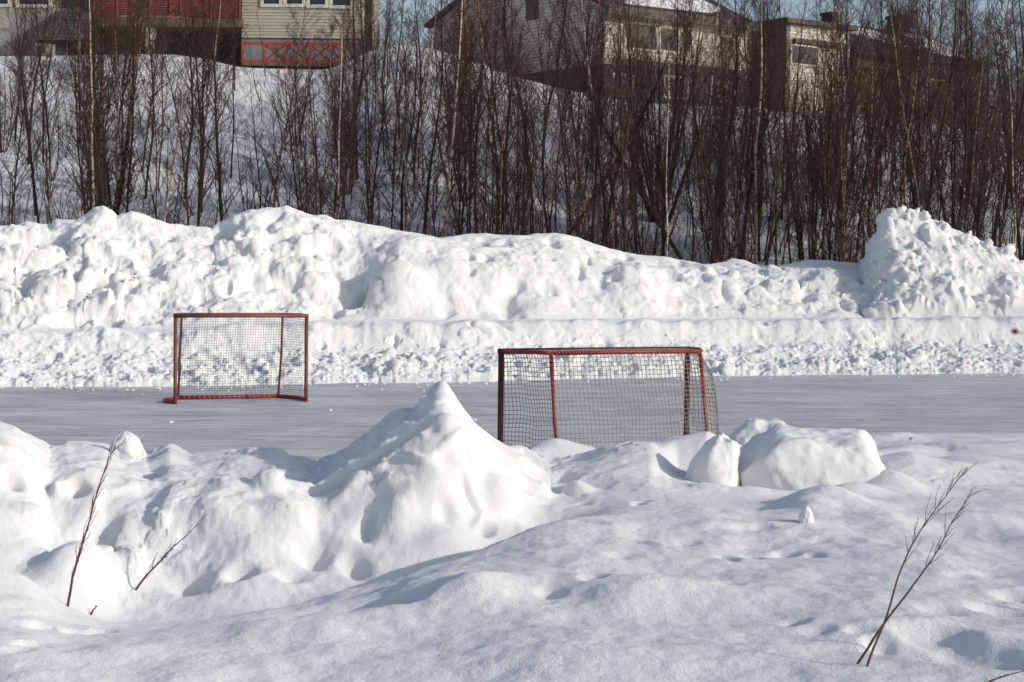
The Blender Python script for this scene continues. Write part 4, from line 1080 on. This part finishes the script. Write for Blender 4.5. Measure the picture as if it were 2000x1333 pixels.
# ------------------------------------------------------------------ bare birches
UPV = np.array([0, 0, 1.0])
def fast_mesh(name, tubes, mat):
    """tubes: list of (pts (n,3), radii (n,), k)"""
    Vs, Fs, n0 = [], [], 0
    groups = {}
    for pts, rad, k in tubes: groups.setdefault((len(pts), k), []).append((pts, rad))
    for (n, k), lst in groups.items():
        P = np.array([p for p, _ in lst], float); R = np.array([r for _, r in lst], float); m = len(lst)
        t = np.gradient(P, axis=1); t /= np.maximum(np.linalg.norm(t, axis=2, keepdims=True), 1e-9)
        ref = np.where(np.abs(t.mean(1))[:, 2:3] > 0.8, np.array([[1.0, .2, 0]]), np.array([[0, 0, 1.0]]))[:, None, :]
        a = np.cross(t, np.broadcast_to(ref, t.shape)); a /= np.maximum(np.linalg.norm(a, axis=2, keepdims=True), 1e-9)
        b = np.cross(t, a)
        th = np.arange(k) * 2 * np.pi / k
        ring = P[:, :, None] + (a[:, :, None] * np.cos(th)[None, None, :, None] + b[:, :, None] * np.sin(th)[None, None, :, None]) * R[:, :, None, None]
        idx = np.arange(m * n * k).reshape(m, n, k) + n0
        q = np.stack([idx[:, :-1], np.roll(idx, -1, 2)[:, :-1], np.roll(idx, -1, 2)[:, 1:], idx[:, 1:]], -1).reshape(-1, 4)
        Vs.append(ring.reshape(-1, 3)); Fs.append(q); n0 += m * n * k
    me = mesh_from(name, np.concatenate(Vs), np.concatenate(Fs))
    me.materials.append(mat)
    return me
def unit(v): return v / max(np.linalg.norm(v), 1e-9)
def perp(d, r):
    a = np.cross(d, unit(r.normal(size=3))); return unit(a)
def grow_branch(out, base, d, L, r0, r, subs, fine, droop=-0.10):
    n = 4
    pts = [base]; dd = d.copy()
    for i in range(n):
        dd = unit(dd + UPV * (0.10 - droop) * 0.6 / n * 2 + r.normal(0, .10, 3)); pts.append(pts[-1] + dd * L / n)
    pts = np.array(pts)
    out.append((pts, np.linspace(r0, max(.0028, r0 * .3), n + 1), 4 if r0 > .008 else 3))
    for _ in range(subs):
        s = r.uniform(.12, 1.0); f = s * n; i = min(int(f), n - 1)
        p = pts[i] + (pts[i + 1] - pts[i]) * (f - i); ax = unit(pts[i + 1] - pts[i])
        l = L * r.uniform(.25, .6) * (1.15 - .5 * s)
        d2 = unit(ax * .8 + perp(ax, r) * r.uniform(.45, .9) + UPV * .15)
        q = np.array([p, p + d2 * l * .5, p + unit(d2 + UPV * .12 + r.normal(0, .15, 3)) * l])
        out.append((q, np.array([.0042, .0036, .0026]), 3))
        for _ in range(fine):
            g = r.uniform(.2, 1.0); pp = q[0] + (q[2] - q[0]) * g
            d3 = unit(d2 * .8 + perp(d2, r) * r.uniform(.5, .9) + UPV * .1)
            ll = l * r.uniform(.25, .6)
            out.append((np.array([pp, pp + d3 * ll * .55, pp + unit(d3 + r.normal(0, .2, 3)) * ll]), np.array([.0032, .0028, .0021]), 3))
def stem(r, H, r0, lean, wob):
    n = 14
    d = unit(np.array([lean[0], lean[1], 1.0])); pts = [np.array([0, 0, -0.25])]
    for i in range(n):
        d = unit(d + np.array([r.normal(0, wob), r.normal(0, wob), 0.06]))
        pts.append(pts[-1] + d * (H + .25) / n)
    pts = np.array(pts); t = np.linspace(0, 1, n + 1)
    rad = r0 * (1 - t) ** .75 + .004; rad[0] *= 1.25
    return pts, rad
def at(pts, t):
    f = t * (len(pts) - 1); i = min(int(f), len(pts) - 2)
    return pts[i] + (pts[i + 1] - pts[i]) * (f - i), unit(pts[i + 1] - pts[i])
def birch_proto(seed, H, r0, bark_m, nb=46, subs=6, fine=2, lean=(0, 0), wob=.035, low=.22, bl=1.3):
    r = np.random.default_rng(seed)
    pts, rad = stem(r, H, r0, lean, wob)
    tr = [(pts, rad, 7)]; cr = []
    for i in range(nb):
        t = low + (1 - low) * (i + r.random()) / nb
        p, ax = at(pts, min(t, .985)); hz = r.uniform(0, 2 * np.pi)
        o = np.array([math.cos(hz), math.sin(hz), 0])
        ang = r.uniform(.35, .95)
        d = unit(ax * math.cos(ang) + o * math.sin(ang))
        L = (0.30 + 1.25 * (1 - t) ** .7 * sstep(np.array(t), low - .2, low + .28)) * r.uniform(.65, 1.2) * H / 7.5 * bl
        grow_branch(cr, p, d, L, (.005 + .012 * (1 - t)) * r.uniform(.8, 1.2), r, subs, fine)
    for _ in range(3): grow_branch(cr, at(pts, .97)[0], unit(np.array([r.normal(0, .2), r.normal(0, .2), 1])), .5, .005, r, 4, 2)
    return fast_mesh('trunk', tr, bark_m), fast_mesh('crown', cr, M['twig'])
def clump_proto(seed, H, bark_m, ns=7, spread=.16, nb=20, subs=6, fine=3, r0=.03):
    r = np.random.default_rng(seed); tr, cr = [], []
    for s in range(ns):
        az = 2 * np.pi * (s + r.random() * .6) / ns; sp = spread * r.uniform(.4, 1.3)
        pts, rad = stem(r, H * r.uniform(.65, 1.0), r0 * r.uniform(.6, 1.1), (math.cos(az) * sp, math.sin(az) * sp), .03)
        pts = pts + np.array([math.cos(az), math.sin(az), 0]) * .12 * r.random()
        tr.append((pts, rad, 6))
        for i in range(nb):
            t = .14 + .85 * (i + r.random()) / nb
            p, ax = at(pts, min(t, .985)); hz = r.uniform(0, 2 * np.pi); o = np.array([math.cos(hz), math.sin(hz), 0])
            ang = r.uniform(.3, .7); d = unit(ax * math.cos(ang) + o * math.sin(ang))
            grow_branch(cr, p, d, (.32 + 1.0 * (1 - t)) * r.uniform(.6, 1.2) * H / 6, (.0035 + .006 * (1 - t)), r, subs, fine)
    return fast_mesh('trunk', tr, bark_m), fast_mesh('crown', cr, M['twig'])
KINDS = {'dark': [], 'orange': [], 'pale': [], 'clump': []}
for i in range(6): KINDS['dark'].append((birch_proto(100 + i, 7.5, [.038, .028, .045, .034, .025, .052][i], M['bark_dark'], 40 + 2 * i, wob=.035 + .012 * (i % 3)), 7.5))
for i in range(4): KINDS['orange'].append((birch_proto(200 + i, 7.5, [.036, .030, .042, .028][i], M['bark_sunlit'], 42), 7.5))
for i in range(3): KINDS['pale'].append((birch_proto(300 + i, 7.5, [.036, .042, .030][i], M['bark_pale'], 36, low=.22), 7.5))
for i in range(5): KINDS['clump'].append((clump_proto(400 + i, 5.5, [M['bark_dark'], M['bark_dark'], M['bark_sunlit'], M['bark_dark'], M['bark_dark']][i], ns=5 + i % 3, spread=.24), 5.5))
KINDS['dense'] = [(clump_proto(450, 6.5, M['bark_sunlit'], ns=8, spread=.15, nb=34, subs=6, fine=3, r0=.045), 6.5)]
KINDS['fan'] = [(clump_proto(460, 5.5, M['bark_dark'], ns=11, spread=.42, nb=18, r0=.055), 5.5)]
KINDS['lean'] = [(birch_proto(470, 7.5, .055, M['bark_dark'], 34, lean=(.62, 0), wob=.03, low=.3), 7.5)]
def plant_tree(px, d, H, kind, label, group=None, rot=None, idx=None, rr=random.Random(1)):
    protos = KINDS[kind]; (tm, cm), H0 = protos[(idx if idx is not None else rr.randrange(len(protos))) % len(protos)]
    x = (px - 1000) / F_PX * d
    t = thing('birch_tree' if kind not in ('clump', 'fan') else 'birch_bush', (x, d, hill_z(x, d) - 0.02), label, 'tree' if kind not in ('clump', 'fan') else 'bush', group)
    s = H / H0
    t.scale = (s * rr.uniform(.9, 1.1), s * rr.uniform(.9, 1.1), s); t.rotation_euler = (rr.uniform(-.03, .03), rr.uniform(-.03, .03), rr.uniform(0, 6.28) if rot is None else rot)
    for nm, me in (('trunk', tm), ('crown', cm)):
        o = bpy.data.objects.new(nm, me); COL.objects.link(o); o.parent = t
    return t
heroes = [
    (206, 49, 8.0, 'dense', 'thick multi-stemmed birch with glowing orange trunks and a dense reddish crown, at the left'),
    (392, 47.5, 9.2, 'dark', 'straight tall birch with a black lower trunk right of the dense orange-stemmed clump'),
    (441, 48, 8.0, 'dark', 'stout dark birch ending in a bare pale foot just left of the second snow hump'),
    (181, 47.5, 8.4, 'pale', 'pale-trunked birch at the left edge of the dense orange-stemmed clump'),
    (528, 48, 7.6, 'orange', 'orange-lit slim birch below the left end of the red fence'),
    (727, 48, 7.0, 'orange', 'slim birch with an orange foot at the end of the left snow humps'),
    (866, 47, 9.5, 'pale', 'tall pale and orange birch in front of the left corner of the dark gable'),
    (788, 48, 7.4, 'pale', 'slender whitish birch just left of the tall pale and orange one'),
    (968, 48.5, 8.6, 'orange', 'twin-looking orange birch with a dense brown crown before the dark gable wall'),
    (1060, 50, 7.6, 'lean', 'thin dark tree leaning far to the right below the dark gable wall'),
    (1192, 50, 8.6, 'pale', 'straight birch with white-flecked trunk at the corner of the gable house'),
    (1128, 52, 8.2, 'pale', 'slender white-flecked birch before the dark end of the gable wall'),
    (1285, 56, 6.6, 'fan', 'broad fan of dark stems spreading in front of the pale house front'),
    (1475, 47.5, 9.0, 'pale', 'white slender birch rising past the right corner of the pale house'),
    (1606, 48.5, 8.4, 'orange', 'orange birch with a kinked foot left of the tall snow pile'),
    (1790, 52, 8.6, 'pale', 'pale birch standing behind the peak of the tall snow pile'),
    (1905, 50, 8.2, 'orange', 'orange-lit birch behind the right flank of the tall snow pile'),
    (1975, 49, 7.6, 'pale', 'leaning pale birch at the right end of the tall snow pile'),
    (1352, 50, 7.8, 'lean', 'dark slanting tree crossing the thicket below the pale house front'),
]
for i, (px, d, H, k, lab) in enumerate(heroes):
    plant_tree(px, d, H, k, lab, None, {1060: 0.0, 1352: math.pi}.get(px), i)
zones = [(-60, 290, 'on the slope below the corrugated lean-to'), (290, 480, 'on the slope below the red balcony'), (480, 720, 'on the slope below the red fence'),
         (720, 860, 'in the gap between the two big houses'), (860, 1180, 'in the thicket before the dark gable wall'),
         (1180, 1470, 'in the thicket before the pale house front'), (1470, 1665, 'in the thicket before the set-back house'), (1665, 2060, 'in the thicket before the long low house')]
looks = {'dark': 'bare dark-stemmed birch', 'orange': 'bare birch with sunlit orange-brown bark', 'pale': 'bare birch with pale flecked bark', 'clump': 'bare many-stemmed birch bush'}
rt_ = random.Random(42)
placed = [(h[0], h[1]) for h in heroes]
def dens_t(px):
    return float(np.interp(px, [-60, 0, 60, 150, 250, 330, 420, 520, 620, 700, 800, 1000, 1300, 1500, 1700, 2060], [.6, .55, .55, .6, .55, .35, .42, .42, .45, .6, .6, .85, .8, .9, 1, 1]))
count = 0
while count < 276:
    px = rt_.uniform(-55, 2055)
    if rt_.random() > dens_t(px): continue
    d = 45.8 + (rt_.random() ** 1.6) * 24
    if px < 700 and d > 64 and rt_.random() < .6: continue
    x = (px - 1000) / F_PX * d
    if any(abs((px - a) / F_PX * d) < .28 and abs(d - b) < .8 for a, b in placed): continue
    k = rt_.choices(['dark', 'orange', 'pale', 'clump'], [.63, .16, .07, .14])[0]
    H = rt_.uniform(4.6, 8.4) if k != 'clump' else rt_.uniform(3.0, 6.0)
    if px > 1450: H *= 1.08
    if d > 62: H *= .8
    zn = next(z for a, b, z in zones if a <= px < b)
    lab = looks[k] + ' ' + zn
    plant_tree(px, d, H, k, lab, lab.replace('bare ', '').replace('birch ', 'birches ', 1), None, None, rt_)
    placed.append((px, d)); count += 1

# thin saplings nobody could count
def thicket():
    r = np.random.default_rng(77); tubes = []
    n = 0
    while n < 1700:
        px = r.uniform(-700, 2700)
        if r.random() > dens_t(px) * .9: continue
        d = 45.2 + r.random() ** 1.6 * 26; x = (px - 1000) / F_PX * d
        z = hill_z(x, d); n += 1
        H = r.uniform(.7, 3.6) * (1 if px > 650 else .85)
        dd = unit(np.array([r.normal(0, .26), r.normal(0, .26), 1])); pts = [np.array([x, d, z - .1])]
        for i in range(5):
            dd = unit(dd + r.normal(0, .09, 3) + UPV * .05); pts.append(pts[-1] + dd * H / 5)
        pts = np.array(pts); tubes.append((pts, np.linspace(.006 + .0045 * H, .0035, 6), 4))
        for _ in range(int(4 + H * 3.5)):
            p, ax = at(pts, r.uniform(.2, .98)); d2 = unit(ax * .8 + perp(ax, r) * r.uniform(.4, .9)); l = r.uniform(.2, .75) * (.5 + H / 5)
            q = np.array([p, p + d2 * l * .5, p + unit(d2 + UPV * .2 + r.normal(0, .12, 3)) * l]); tubes.append((q, np.array([.0045, .0036, .0024]), 3))
            for _ in range(3):
                pp = q[0] + (q[2] - q[0]) * r.uniform(.2, 1); d3 = unit(d2 + perp(d2, r) * .8); ll = l * r.uniform(.25, .55)
                tubes.append((np.array([pp, pp + d3 * ll * .5, pp + unit(d3 + r.normal(0, .2, 3)) * ll]), np.array([.0030, .0025, .0018]), 3))
    o = link('undergrowth', fast_mesh('undergrowth', tubes, M['twig']))
    tag(o, 'thicket of thin bare saplings between the birches on the slope', 'undergrowth', kind='stuff')
thicket()

# ------------------------------------------------------------------ dry stems in the near snow
def dry_stem(name, line, d0, d1, r0, nb, seed, label, group=None, side=(.25, .6), buds=True, lo=.35):
    """line: picture points from foot to tip; the depth runs from d0 to d1"""
    r = np.random.default_rng(seed); mb = MB()
    n = len(line)
    if d0 > 3 and line[0][1] < 1333:      # set the foot where the snow surface really is
        for dd_ in np.arange(4.0, 14, .02):
            q_ = W(line[0][0], line[0][1], dd_)
            if q_[2] <= near_z(q_[0], q_[1]): d0, d1 = dd_, dd_ + (d1 - d0); break
    pts = np.array([W(a, b, d0 + (d1 - d0) * i / (n - 1)) for i, (a, b) in enumerate(line)])
    t = np.linspace(0, 1, n); tt = np.linspace(0, 1, 26)
    P = np.stack([np.interp(tt, t, pts[:, i]) for i in range(3)], 1)
    for _ in range(3): P[1:-1] = (P[:-2] + 2 * P[1:-1] + P[2:]) / 4
    L = np.linalg.norm(np.diff(P, axis=0), axis=1).sum()
    P[2:-1] += np.cumsum(r.normal(0, .0022 * L, (23, 3)), axis=0) * .5
    first = P[0] + (P[0] - P[1]) * (0.10 / np.linalg.norm(P[1] - P[0]))
    P = np.vstack([first, P])
    mb.tube(P, np.linspace(1, .34, len(P)) ** 1.5 * r0, 7)
    for i in range(nb):
        s = lo + (1 - lo) * (i + r.random()) / nb; f = s * (len(P) - 1); k = min(int(f), len(P) - 2)
        p = P[k] + (P[k + 1] - P[k]) * (f - k); ax = unit(P[k + 1] - P[k])
        o = np.array([1, 0, 0.0]) * (1 if r.random() < .5 else -1) + np.array([0, r.normal(0, .6), .2])
        d = unit(ax + unit(o) * r.uniform(*side)); l = L * r.uniform(.07, .20) * (1.3 - .75 * s)
        q = [p]; dd = d
        for _ in range(5): dd = unit(dd + ax * .12 + r.normal(0, .10, 3)); q.append(q[-1] + dd * l / 5)
        mb.tube(q, np.linspace(r0 * .24, r0 * .10, 6), 5)
        if buds:
            for z in np.arange(1, 6):
                if r.random() < .75:
                    b = np.array(q[z]) + r.normal(0, r0 * .2, 3); e = dd * r0 * 0.9 + r.normal(0, r0 * .3, 3)
                    mb.tube([b - e * .5, b, b + e * .7], [r0 * .05, r0 * .24, r0 * .04], 5)
    o = mb.build(name, M['dry_stem'], None, True)
    return tag(o, label, 'dry stem', group)
dry_stem('dry_stem', [(1682, 1345), (1700, 1282), (1735, 1205), (1768, 1090), (1802, 1030), (1840, 980), (1888, 915)], 5.3, 5.6, .0050, 15, 1, 'steeper of the two tall dry stems crossing at the right, rooted below the frame', side=(.25, .8), lo=.5)
dry_stem('dry_stem', [(1674, 1298), (1725, 1222), (1790, 1140), (1830, 1085), (1865, 1020), (1906, 962)], 5.55, 5.5, .0044, 14, 2, 'flatter of the two tall dry stems crossing at the right, rooted left of the other', side=(.25, .8), lo=.5)
dry_stem('dry_stem', [(132, 1186), (142, 1125), (155, 1075), (172, 1025), (188, 970), (205, 920), (226, 872)], 7.65, 7.7, .0062, 36, 3, 'tall thin dry stem with many buds standing at the left', side=(.10, .35), lo=.15)
dry_stem('dry_stem', [(264, 1154), (285, 1125), (310, 1100), (330, 1075), (352, 1055), (390, 1018)], 8.3, 8.25, .0060, 22, 4, 'short slanting dry stem on the bank foot, right of the tall left one', side=(.3, .8), lo=.12)
dry_stem('dry_stem', [(176, 1203), (182, 1192), (190, 1184)], 7.7, 7.72, .006, 9, 5, 'tiny tuft of broken twigs at the snow foot of the tall left stem', side=(.8, 1.8), lo=.1)
dry_stem('dry_stem', [(1905, 1345), (1940, 1328), (1975, 1318), (2020, 1306)], 5.05, 5.05, .0040, 7, 6, 'low twig lying on the snow in the bottom right corner', side=(.4, .9), lo=.1)
dry_stem('dry_stem', [(2075, 700), (2050, 672), (2020, 655), (1986, 649)], 1.55, 1.5, .0012, 0, 8, 'blurred bud tip of a twig reaching in at the right edge', buds=False)
mb = MB(); c = W(1983, 648, 1.5); mb.tube([c + [.003, 0, 0], c + [.001, 0, 0], c + [-.0015, 0, .0003], c + [-.0035, 0, .0006]], [.0006, .0026, .0024, .0004], 8)
b_ = mb.build('bud', M['dry_stem'], [o for o in bpy.data.objects if o.get('label', '').startswith('blurred')][0], True)
# stems just outside the right edge whose long shadows cross the snow
for i, (px, py) in enumerate([(2110, 1300), (2130, 1210), (2150, 1120), (2110, 1060), (2210, 1010)]):
    dry_stem('dry_stem', [(px, py), (px + 25, py - 110), (px + 45, py - 215), (px + 85, py - 320)], 8, 8.05, .0075, 12, 30 + i, 'dry stem standing just beyond the right edge of the snowfield', 'dry stems beyond the right edge', side=(.25, .8), lo=.3)
